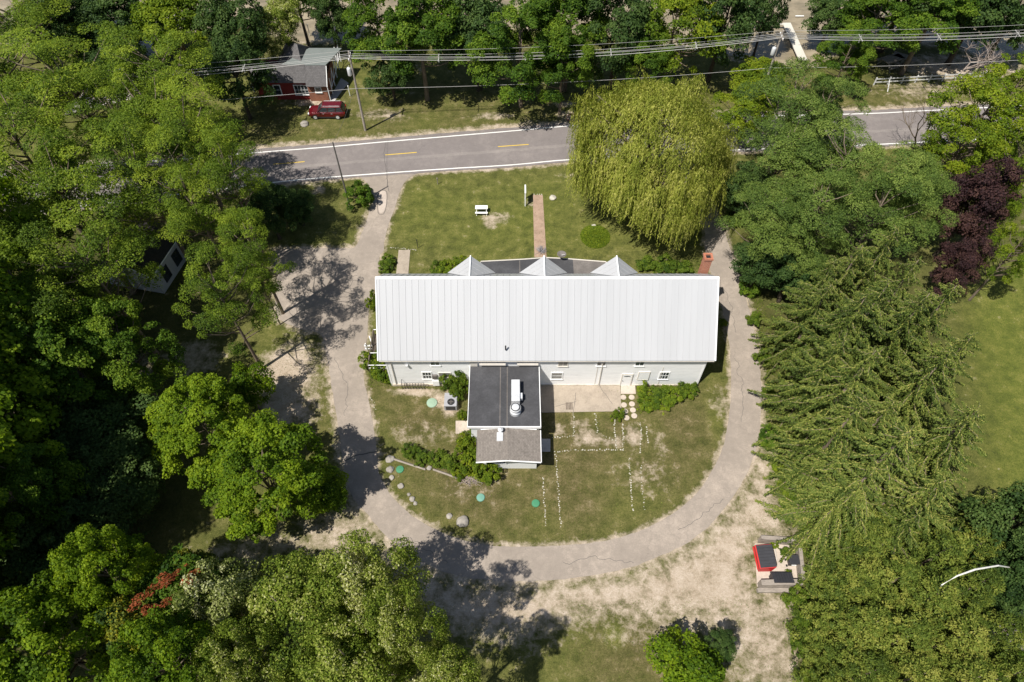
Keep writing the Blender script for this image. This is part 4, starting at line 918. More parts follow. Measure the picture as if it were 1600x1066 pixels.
rf = MB(); rf.add([carp(-.52,-.71,1.69),carp(2.14,-.71,1.71),carp(2.14,.71,1.71),carp(-.52,.71,1.69),carp(-.35,-.62,1.79),carp(2.0,-.62,1.80),carp(2.0,.62,1.80),carp(-.35,.62,1.79)], [(0,3,2,1),(0,1,5,4),(1,2,6,5),(2,3,7,6),(3,0,4,7),(4,5,6,7)])
rf.build('roof', M['carpaint'], car, bevel=.03)
pl_ = MB()
for s_ in (-1, 1):
    for (xa, xb) in ((-1.17,-.47),(.22,.3),(1.25,1.45),(2.42,2.12)): pl_.tube([carp(xa,s_*.875,1.07),carp(xb,s_*.70,1.72)],.045,5)
build_each(pl_, 10, 'pillar', M['carpaint'], car)
for s_ in (-1, 1):
    MB().tube([carp(-.3,s_*.58,1.86),carp(1.95,s_*.58,1.87)],.025,5).build('roof_rail', M['steel'], car)
    MB().obox(carp(-.85,s_*1.03,1.12),(.2,.16,.14)).build('mirror', M['carpaint'], car, bevel=.02)
    MB().obox(carp(-2.40,s_*.68,.78),(.18,.36,.15)).build('headlight', M['lamp'], car, bevel=.02); MB().obox(carp(2.46,s_*.78,.92),(.12,.18,.3)).build('taillight', M['lamp_red'], car, bevel=.02)
    for xw_ in (-1.55, 1.5):
        c0, c1 = Vector(carp(xw_, s_*.74, .36)), Vector(carp(xw_, s_*.985, .36)); wo = MB().tube([c0,c1],.36,20).build('wheel', M['tyre'], car); MB().tube([c1-Vector((0,s_*.02,0)),c1+Vector((0,s_*.012,0))],.23,12).build('rim', M['steel'], wo)
    for xh in (-.35, .78): MB().obox(carp(xh,s_*.99,.93),(.2,.03,.035)).build('handle', M['steel'], car)
MB().obox(carp(-2.44,0,.5),(.18,1.5,.16)).build('bumper', M['plastic'], car, bevel=.02); MB().obox(carp(2.46,0,.5),(.16,1.6,.18)).build('bumper', M['plastic'], car, bevel=.02); MB().obox(carp(.0,0,.33),(2.3,1.93,.1)).build('sill', M['plastic'], car)

ORD = lambda k: '%d%s' % (k, 'th' if 10 < k < 20 else {1:'st',2:'nd',3:'rd'}.get(k % 10, 'th'))
# ================================================================ UTILITY POLES AND CABLES
M['cable'] = simple('pale_cable', (.44,.43,.41), .05, 1, .5); M['pole'] = simple('weathered_pole', (.34,.30,.26), .25, 5, .9, .1, bmp=.3); M['pole_dark'] = simple('dark_pole', (.13,.12,.11), .2, 5, .8)
def upole(base, H, label, r=.15, transformer=True, m_='pole', arm=True):
    o = empty('utility_pole', base, label, 'utility pole')
    MB().tube([base-Vector((0,0,.3)), base+Vector((0,0,H*.5)), base+Vector((0,0,H))],[r,r*.85,r*.65],10).build('post', M[m_], o)
    if arm:
        MB().obox(base+Vector((0,-.1,H-.75)),(.12,1.6,.12)).build('crossarm', M[m_], o)
        for k in (-1, 0, 1):
            b = base+Vector((0,-.1+k*.68,H-.69)); MB().lathe(b,[(.04,0),(.07,.06),(.05,.1),(.07,.14),(.03,.2)],8).build('insulator', M['white'], o)
    if transformer:
        b = base+Vector((-.42,-.1,H-3.2)); tr_ = MB().lathe(b,[(.24,0),(.26,.05),(.26,.95),(.2,1.05),(.05,1.08)],14).build('transformer', M['steel'], o, smooth=True)
        MB().obox(base+Vector((-.2,-.05,H-2.7)),(.35,.08,.1)).build('bracket', M['iron'], o)
        MB().tube([b+Vector((0,0,1.05)), b+Vector((.05,0,1.3))],.04,6).build('bushing', M['trim'], tr_)
    return o
P1 = G(571,204); P1.z = 0; P1H = 11.6
P3 = G(1224,48,11.6); P3.z = 0
PL = P1 + Vector((-64, -6.5, 0)); PR = P3 + Vector((52, 4.0, 0)); P2 = G(547,325)
upole(P1, P1H, 'wooden utility pole with a transformer on the verge beside the red car', .17)
upole(P3, 11.6, 'leaning looking utility pole with transformer rising over lime trees near the white dock', .17)
upole(PL, 11.6, 'utility pole beyond the left edge hidden in the forest', .17, False); upole(PR, 11.6, 'utility pole beyond the right edge', .17, False)
upole(P2, 9.9, 'thin dark pole standing beside the round bush at the drive entrance', .11, False, 'pole_dark', False)
def cable(a, b, sag, r, label, group=None, n=28, m_='cable'):
    pts = [Vector(a).lerp(Vector(b), k/n) - Vector((0,0,sag*4*(k/n)*(1-k/n))) for k in range(n+1)]
    o = MB().tube(pts, r, 5).build('power_cable', M[m_]); return tag(o, label, 'cable', group)
spans = [(PL, P1, 'left of the transformer pole'), (P1, P3, 'between the two transformer poles'), (P3, PR, 'right of the pole by the dock')]
for a, b, wh in spans:
    for k, (oy, oz, sg, rr, lb) in enumerate(((-.45,-.5,1.1,.022,'nearest cable of the bunch, span '),(-.1,-.5,1.2,.022,'middle cable of the bunch, span '),(.25,-.5,1.05,.02,'farthest cable of the bunch, span '),(0,.05,.7,.015,'thin topmost wire above the bunch, span '),(-.15,-.85,1.3,.034,'thickest cable slung under the bunch, span '))):
        cable(a+Vector((0,oy,11.6+oz)), b+Vector((0,oy,11.6+oz)), sg, rr, lb+wh, 'power cables along the road')
    cable(a+Vector((0,-.2,6.6)), b+Vector((0,-.2,6.6)), .6, .02, 'single low cable far below the bunch, span '+wh, 'power cables along the road')
    n_ = 5
    for k in range(1, n_):
        f_ = k/n_; c0 = a.lerp(b, f_) + Vector((0,0,11.6-.5-4*1.15*f_*(1-f_)))
        s_ = MB(); s_.obox(c0+Vector((0,-.1,-.12)),(.07,1.55,.07)); s_.obox(c0+Vector((0,-.1,-.3)),(.07,.07,.9)); o = s_.build('cable_spacer', M['cable']); tag(o, '%s pale spacer from the left on the cables %s' % (ORD(k), wh), 'cable spacer', 'spacers on the power cables')
cable(P1+Vector((0,0,7.2)), P2+Vector((0,0,9.8)), .5, .014, 'thin wire crossing the road to the dark pole by the drive', None, 28, 'pole_dark')

# ================================================================ FENCES, DOCK, TABLES
M['fence'] = simple('white_fence_paint', (.60,.60,.58), .12, 3, .7)
fa, fb = G(1365,133), G(1535,123)
fc_ = empty('rail_fence', tuple(fa), 'white two rail fence along the grass verge under the dead tree', 'fence')
n_ = 8
for k in range(n_+1):
    b = fa.lerp(fb, k/n_); MB().obox(b+Vector((0,0,.6)),(.14,.14,1.2)).build('post', M['fence'], fc_)
for z_ in (.5, 1.0):
    d_ = fb-fa; MB().obox(fa.lerp(fb,.5)+Vector((0,-.09,z_)),(d_.length,.05,.15),rz=math.atan2(d_.y,d_.x)).build('rail', M['fence'], fc_)
MB().tube([fa+Vector((1.9,0,1.0)), fa+Vector((1.5,-1.6,0))],.06,5).build('brace', M['fence'], fc_)
M['dock'] = simple('white_dock', (.56,.53,.46), .08, 1.5, .7)
da, db = G(1229,36,.6), G(1255,94,.6)
dc = empty('dock', tuple(da), 'long narrow cream dock running out over the river behind the pole', 'dock')
mb = MB(); d_ = db-da; mb.obox(da.lerp(db,.5), (1.25, d_.length, .12), rz=math.atan2(d_.y,d_.x)-R(90)); mb.build('deck', M['dock'], dc)
for k in range(5):
    b = da.lerp(db, k/4); MB().tube([Vector((b.x,b.y,-1.2)), Vector((b.x,b.y,.5))], .07, 6).build('pile', M['wood_grey'], dc)
a = G(1200,38,.6); mb = MB(); mb.obox((a.x,a.y,.6),(5.2,.35,.1)); mb.build('handrail', M['dock'], dc)
a = G(1222,25,1.0); b = G(1256,25,1.0); pl_ = empty('floating_pipe', tuple(a), 'thin white pipe lying across the river water by the dock', 'pipe'); MB().tube([G(1243,25,.1),G(1256,25,.1)],.09,6).build('pipe', M['white'], pl_)
def ptable(px, py, rz, label, mm, s=1.0):
    o = empty('picnic_table', G(px, py), label, 'picnic table', None); c_ = G(px, py)
    def ob(off, d_, nm, m_=mm): v_ = Matrix.Rotation(rz,3,'Z') @ Vector(off); return MB().obox((c_.x+v_.x*s, c_.y+v_.y*s, off[2]*s), tuple(q*s for q in d_), rz=rz).build(nm, M[m_], o, bevel=.01)
    ob((0,0,.74),(1.9,.78,.05),'tabletop'); ob((0,-.72,.45),(1.9,.27,.05),'bench'); ob((0,.72,.45),(1.9,.27,.05),'bench')
    for sx_ in (-1,1):
        l_ = MB()
        for sy_ in (-1,1):
            a = Matrix.Rotation(rz,3,'Z') @ Vector((sx_*.7, sy_*.25, 0)); b = Matrix.Rotation(rz,3,'Z') @ Vector((sx_*.7, sy_*.75, 0)); l_.tube([(c_.x+a.x*s,c_.y+a.y*s,.71*s),(c_.x+b.x*s,c_.y+b.y*s,0)],.045*s,5)
        l_.build('leg', M[mm], o)
    return o
ptable(1390,104,.45,'grey picnic table in the shade beyond the white fence, the left one','wood_grey',1.7)
ptable(1408,101,-.55,'grey picnic table in the shade beyond the white fence, the right one','wood_grey',1.7)
# white bench on the front lawn
c_ = G(752.5,333); bn_ = empty('garden_bench', tuple(c_), 'white garden bench standing on the front lawn', 'bench')
MB().obox((c_.x,c_.y+.25,.72),(1.5,.62,.05)).build('tabletop', M['white'], bn_, bevel=.01); MB().obox((c_.x,c_.y-.4,.44),(1.5,.26,.05)).build('seat', M['white'], bn_, bevel=.01)
for s_ in (-1,1): MB().tube([(c_.x+s_*.6,c_.y+.45,0),(c_.x+s_*.6,c_.y+.25,.69)],.04,5).build('leg', M['white'], bn_); MB().tube([(c_.x+s_*.6,c_.y-.45,0),(c_.x+s_*.6,c_.y+.1,.69)],.04,5).build('leg', M['white'], bn_)
# sign by the brick path
c_ = G(820.5,322); sg = empty('sign_board', tuple(c_), 'white post sign seen edge on beside the brick path', 'sign')
for dy_ in (0, 1.25): MB().box(c_.x-.06,c_.x+.06,c_.y+dy_-.06,c_.y+dy_+.06,0,2.15).build('post', M['white'], sg)
MB().box(c_.x-.03,c_.x+.03,c_.y+.06,c_.y+1.19,.95,2.0).build('board', M['white'], sg); MB().box(c_.x-.08,c_.x+.08,c_.y-.12,c_.y+1.37,2.153,2.2).build('cap', M['white'], sg)
# pale path edging stone, small lawn posts
def post(px, py, h, r, mm, name, label, cat, top=True):
    c_ = G(px, py); o = empty(name, tuple(c_), label, cat); MB().tube([c_, c_+Vector((0,0,h))], r, 8).build('post', M[mm], o)
    if top: MB().lathe(c_+Vector((0,0,h)), [(r*1.6,0),(r*1.7,.08),(r*.6,.2)], 8).build('cap', M[mm], o)
post(653,388,1.3,.035,'iron','lawn_lamp','thin dark lamp post at the corner of the front lawn near the walkway','lamp post')
post(684,288,.9,.05,'wood_grey','marker_post','short grey marker post in the front lawn near the road','post')
post(935,162,1.1,.11,'white','vent_post','white vent post on the far verge left of the willow','post')
post(940,180,.5,.09,'iron','marker_post','short black stump post between the road and the white vent post','post')
post(895,176,.9,.06,'iron','iron_post','black iron post standing in the ring of bricks','post')
post(547,150,1.5,.05,'white','white_post','white curved post beside the transformer pole','post')
post(1213,905,.1,.1,'iron','ground_cap','small black cap on the gravel by the enclosure','cap', False)
post(484,55,1.6,.06,'trim','cream_post','cream post behind the red house','post')
rg = MB(); c_ = G(895,184)
for k in range(12): a = k*math.pi/6; rg.obox((c_.x+.8*math.cos(a), c_.y+.8*math.sin(a), .09), (.34,.2,.18), rz=a+1.57)
tag(rg.build('brick_ring', M['brick']), 'ring of red bricks on the far verge', 'brick ring')
# ------------------------------------------------ stones
def rock_mesh(seed, m_):
    import bmesh
    b = bmesh.new(); bmesh.ops.create_icosphere(b, subdivisions=3, radius=1)
    for v_ in b.verts:
        n1 = mnoise.noise(v_.co*1.1+Vector((seed*7.1,0,0))); n2 = mnoise.noise(v_.co*3+Vector((0,seed*3.3,0))); v_.co *= 1+.32*n1+.1*n2; v_.co.z = max(v_.co.z*.72, -.35)
    me = bpy.data.meshes.new('stone'); b.to_mesh(me); b.free(); me.materials.append(m_); me.polygons.foreach_set('use_smooth', [True]*len(me.polygons)); return me
rk = [rock_mesh(i, M['rock']) for i in range(4)]; rkp = [rock_mesh(i+9, M['rock_pale']) for i in range(4)]
rr_ = random.Random(5)
def stone(px, py, r, label, cat='stone', group=None, pale=False, name='boulder', sq=1):
    o = bpy.data.objects.new(name, rr_.choice(rkp if pale else rk)); C.objects.link(o); c_ = G(px, py); o.location = (c_.x, c_.y, r*.22); o.scale = (r, r*sq, r*.8); o.rotation_euler = (0,0,rr_.uniform(0,6.28)); return tag(o, label, cat, group)
stone(723,816,.55,'biggest pale grey boulder on the lawn above the curving drive','boulder'); stone(702,807,.26,'small brown boulder just left of the biggest boulder','boulder')
for px, py, r_, lb in ((609,718,.42,'large grey boulder in shade at the top of the drive edge row'),(610,734,.36,'second boulder down the drive edge row, in tree shade'),(612,747,.24,'third small boulder down the drive edge row'),(626,760,.28,'pale boulder alone in the middle of the drive edge row'),(639,773,.17,'small stone just above a cluster of two by the drive'),(644,780,.27,'fifth boulder of the drive edge row, in the cluster'),(649,787,.19,'last small boulder at the low end of the drive edge row'),(671,732,.24,'pale stone in the middle of the low timber edging')):
    stone(px, py, r_, lb, 'boulder')
stone(864,310,.42,'flat cream rock on the front lawn right of the brick path','rock', None, True, 'rock'); stone(928,354,.3,'round white stone at the top of the green mound','rock', None, True, 'rock'); stone(476,195,.55,'grey rock heap on the grass near the red car','rock', None, False, 'rock')
ORD = lambda k: '%d%s' % (k, 'th' if 10 < k < 20 else {1:'st',2:'nd',3:'rd'}.get(k % 10, 'th'))
def row(pts, n, label, group, r=(.07,.14), jit=.07):
    P = [Vector(G(*p)) for p in pts]; L_ = [0]; side = 'top' if abs(pts[0][1]-pts[-1][1]) > abs(pts[0][0]-pts[-1][0]) else 'left'
    for a, b in zip(P, P[1:]): L_.append(L_[-1]+(b-a).length)
    for k in range(n):
        s_ = L_[-1]*(k+.5)/n; i = max(j for j in range(len(P)-1) if L_[j] <= s_); q = P[i].lerp(P[i+1], (s_-L_[i])/(L_[i+1]-L_[i]))
        o = bpy.data.objects.new('edging_stone', rr_.choice(rkp)); C.objects.link(o); r1 = rr_.uniform(*r); o.location = (q.x+rr_.uniform(-jit,jit), q.y+rr_.uniform(-jit,jit), r1*.05); o.scale = (r1*1.2, r1, r1*.7); o.rotation_euler = (0,0,rr_.uniform(0,6.28)); tag(o, '%s stone from the %s, %s' % (ORD(k+1), side, label), 'stone', group)
rows = [([(896,645),(897,660),(896,682)],12,'in the first short row below the patio'),([(930,645),(932,662),(934,677)],11,'in the second short row below the patio'),
 ([(961,655),(960,668),(964,702)],16,'left side of the double row beyond the bush'),([(972,660),(974,680),(974,705)],15,'right side of the double row beyond the bush'),
 ([(1001,659),(1002,680),(1001,708)],18,'in the row right of the bare gravel bed'),([(1010,666),(1013,694)],8,'in the outermost short row to the right'),
 ([(862,684),(896,682)],9,'in the short cross row by the annex'),([(866,707),(890,704),(920,703),(950,703),(975,702)],30,'in the long cross row under the garden beds'),
 ([(868,709),(871,745),(875,800),(877,824)],34,'in the long row down the lawn below the annex'),([(848,745),(850,780),(853,824)],24,'in the leftmost long row on the lawn'),
 ([(983,715),(985,745),(989,800)],26,'in the long row down the right lawn'),([(1002,725),(1003,760),(1008,798)],16,'in the rightmost long faint row'),
 ([(577,620),(584,628),(583,637),(590,642)],6,'edging the hedge at the barn corner'),([(608,387),(628,388),(651,391)],14,'in the row at the edge of the front lawn'),
 ([(941+0,680),(965,690)],5,'in the gravel bed'),([(833,304),(848,304)],7,'in the row closing the end of the brick path')]
for p_, n_, lb in rows: row(p_, n_, lb, 'pale stones edging the garden', r=(.03,.07))
# stepping stones
for i, (px, py) in enumerate(((974,621),(987,621),(975,633),(987.5,631.5),(977,643),(989,641),(979,653),(991,650))):
    c_ = G(px, py); o = MB().lathe((c_.x,c_.y,-.03),[(.29,0),(.29,.065),(.26,.08),(.01,.08)],20).build('stepping_stone', M['conc_pale'])
    tag(o, 'round pale stepping stone, %s in the %s column of two below the white door' % (('topmost','second','third','lowest')[i//2], ('left','right')[i % 2]), 'stepping stone', 'round stepping stones')
# septic lids
for px, py, r_, mm, lb in ((675,630,.53,'lid_pale','large pale green round lid in the grass left of the air conditioner'),(625,734,.37,'lid_green','deep green round lid nearest the drive and boulders'),(751,778,.38,'lid_mid','chalky green round lid in the middle of the lower lawn'),(837,787,.37,'lid_green','bright green round lid right of the chalky one on the lower lawn')):
    c_ = G(px, py); o = MB().lathe((c_.x,c_.y,-.02),[(r_,0),(r_,.10),(r_*.95,.14),(r_*.5,.17),(.01,.18)],28).build('tank_lid', M[mm], None, smooth=False); tag(o, lb, 'tank lid')
# timber edging
tm = strip('timber_edge', GP([(617,719),(640,727),(668,735)]), .2, .12, M['wood_grey']); del tm['kind']
bpy.data.objects.remove(tm)
for pts_, lb in (([(613,717),(640,726),(665,734)],'low weathered timber edging near the boulders'),([(677,734),(700,742),(716,748)],'low weathered timber edging near the brush pile')):
    mb = MB(); q = [Vector(G(*p_)) for p_ in pts_]; mb.tube([a+Vector((0,0,.08)) for a in q], .11, 4); tag(mb.build('timber_edging', M['wood_grey']), lb, 'edging')
# brush pile
mb = MB(); c_ = G(737,750)
for k in range(60):
    a = rr_.uniform(0,3.14); l_ = rr_.uniform(.3,.95); o_ = Vector((rr_.gauss(0,.35), rr_.gauss(0,.2), rr_.uniform(.03,.3))); d_ = Vector((math.cos(a),math.sin(a)*.6,rr_.uniform(-.12,.12)))*l_; mb.tube([c_+o_-d_, c_+o_+d_], .018, 4)
tag(mb.build('brush_pile', M['bark_dead']), 'pile of dry pinkish sticks beside the bushes', 'brush pile', None)
# AC unit
c_ = G(705,634); ac = empty('air_conditioner', tuple(c_), 'grey air conditioning unit with a round fan beside the annex', 'air conditioner')
a = G(704,624,1.0); MB().box(a.x-.62,a.x+.62,a.y-.75,a.y+.75,.1,1.0).build('housing', simple('ac_grey',(.33,.33,.35),.08,3,.6), ac, bevel=.03)
MB().lathe((a.x+.05,a.y-.3,1.003),[(.36,0),(.36,.04),(.3,.04),(.3,.01)],20).build('fan_guard', M['iron'], ac)
fb_ = MB()
for k in range(4): fb_.obox((a.x+.05+.13*math.cos(k*1.571),a.y-.3+.13*math.sin(k*1.571),1.03),(.2,.06,.02),rz=k*1.571)
fb_.build('fan_blade', M['membrane_grey'], ac); MB().box(a.x-.45,a.x+.45,a.y-.78,a.y-.752,.25,.85).build('grille', M['plastic'], ac)
# patio drain
c_ = G(889,635); MB_ = MB()
for k in range(5): MB_.box(c_.x-.3+k*.14,c_.x-.22+k*.14,c_.y-.4,c_.y+.4,.052,.066)
tag(MB_.build('drain_grate', M['wood_dark']), 'dark drain grate set in the patio', 'grate')
# manhole on gravel, flower pots etc. bush in pot on brick path
# ------------------------------------------------ bin enclosure
M['binred'] = simple('red_bin_metal', (.52,.03,.03), .12, 2, .5)
en = empty('timber_enclosure', tuple(G(1215,880)), 'weathered timber walled bin enclosure beside the gravel', 'enclosure')
def wallseg(p, q, h, th, nm):
    a, b = Vector(G(*p)), Vector(G(*q)); d_ = b-a; mb = MB(); k = 0; z_ = 0
    while z_ < h-.02: mb.obox(a.lerp(b,.5)+Vector((0,0,z_+.09)), (d_.length, th*(1 if k % 2 else .93), .17), rz=math.atan2(d_.y,d_.x)); z_ += .18; k += 1
    return mb.build(nm, M['wood_grey'], en)
wallseg((1184,846),(1242,850),1.0,.35,'rear_wall'); wallseg((1243,851),(1249,910),1.0,.3,'side_wall'); wallseg((1247,915),(1184,916),.95,.45,'front_wall'); wallseg((1232,924),(1182,924),.35,.35,'step')
slab('concrete_pad', GP([(1179,850),(1242,850),(1247,912),(1183,917)]), .03, M['conc_pale'])
def bin_(p, q, wd, label, body, lid, h=1.25, rz=None):
    a, b = Vector(G(*p)), Vector(G(*q)); c_ = a.lerp(b,.5); d_ = b-a; rz = math.atan2(d_.y,d_.x); o = empty('waste_container', tuple(c_), label, 'waste container')
    L_ = d_.length; ca, sa = math.cos(rz), math.sin(rz); T = lambda u,v_,z: (c_.x+u*ca-v_*sa, c_.y+u*sa+v_*ca, z)
    mb = MB(); lo = [T(-L_/2,-wd/2+.12,.1),T(L_/2,-wd/2+.12,.1),T(L_/2,wd/2-.1,.1),T(-L_/2,wd/2-.1,.1)]; hi = [T(-L_/2,-wd/2,h*.78),T(L_/2,-wd/2,h*.78),T(L_/2,wd/2,h),T(-L_/2,wd/2,h)]
    mb.add(lo+hi,[(0,3,2,1),(4,5,6,7),(0,1,5,4),(1,2,6,5),(2,3,7,6),(3,0,4,7)]); mb.build('body', M[body], o, bevel=.02)
    l_ = MB(); n_ = 7
    for k in range(n_):
        u0 = -L_/2+.06+(L_-.12)*k/n_; u1 = u0+(L_-.12)/n_-.03; l_.quad3(T(u0,-wd/2+.10,h*.78+.09),T(u1,-wd/2+.10,h*.78+.09),T(u1,wd/2,h+.09),T(u0,wd/2,h+.09),.05)
    l_.quad3(T(-L_/2+.04,-wd/2+.08,h*.78+.045),T(L_/2-.04,-wd/2+.08,h*.78+.045),T(L_/2-.04,wd/2,h+.045),T(-L_/2+.04,wd/2,h+.045),.04)
    l_.build('lid', M[lid], o); MB().obox(T(0,-wd/2-.05,h*.5),(L_*.98,.07,.1),rz=rz).build('rib', M[body], o)
    for s_ in (-1,1): MB().tube([T(s_*(L_/2-.15),-wd/2+.2,.06),T(s_*(L_/2-.15),-wd/2+.28,.06)],.06,8).build('caster', M['iron'], o)
bin_((1186,858),(1194,894),1.35,'red waste container with ribbed black lid inside the timber enclosure','binred','plastic',1.3)
bin_((1233,908),(1202,908),.95,'low black waste container along the front wall of the enclosure','plastic','plastic',1.15)
c_ = G(1235,880); bb_ = empty('wheelie_bin', tuple(c_), 'small square black bin in the right corner of the enclosure', 'bin'); MB().add([(c_.x+a*w1,c_.y+b*w1,z) for z,w1 in ((.08,.28),(.95,.38)) for a,b in ((-1,-1),(1,-1),(1,1),(-1,1))],[(0,3,2,1),(4,5,6,7),(0,1,5,4),(1,2,6,5),(2,3,7,6),(3,0,4,7)]).build('body', M['plastic'], bb_, bevel=.03)
MB().box(c_.x-.43,c_.x+.43,c_.y-.43,c_.y+.40,.955,1.04).build('lid', M['plastic'], bb_, bevel=.03); MB().tube([(c_.x-.3,c_.y-.46,.9),(c_.x+.1,c_.y-.46,.9)],.03,6).build('handle', M['white'], bb_)
for s_ in (-1,1): MB().tube([(c_.x-.45,c_.y+s_*.25,.1),(c_.x-.35,c_.y+s_*.25,.1)],.1,10).build('wheel', M['tyre'], bb_)
ld = empty('metal_frame', tuple(G(1211,868)), 'thin metal hoop frame on the concrete right of the red container', 'frame'); MB().tube([G(1208,858),G(1211,858,.5),G(1214,876,.5),G(1209,879)],.03,5).build('hoop', M['trim'], ld)

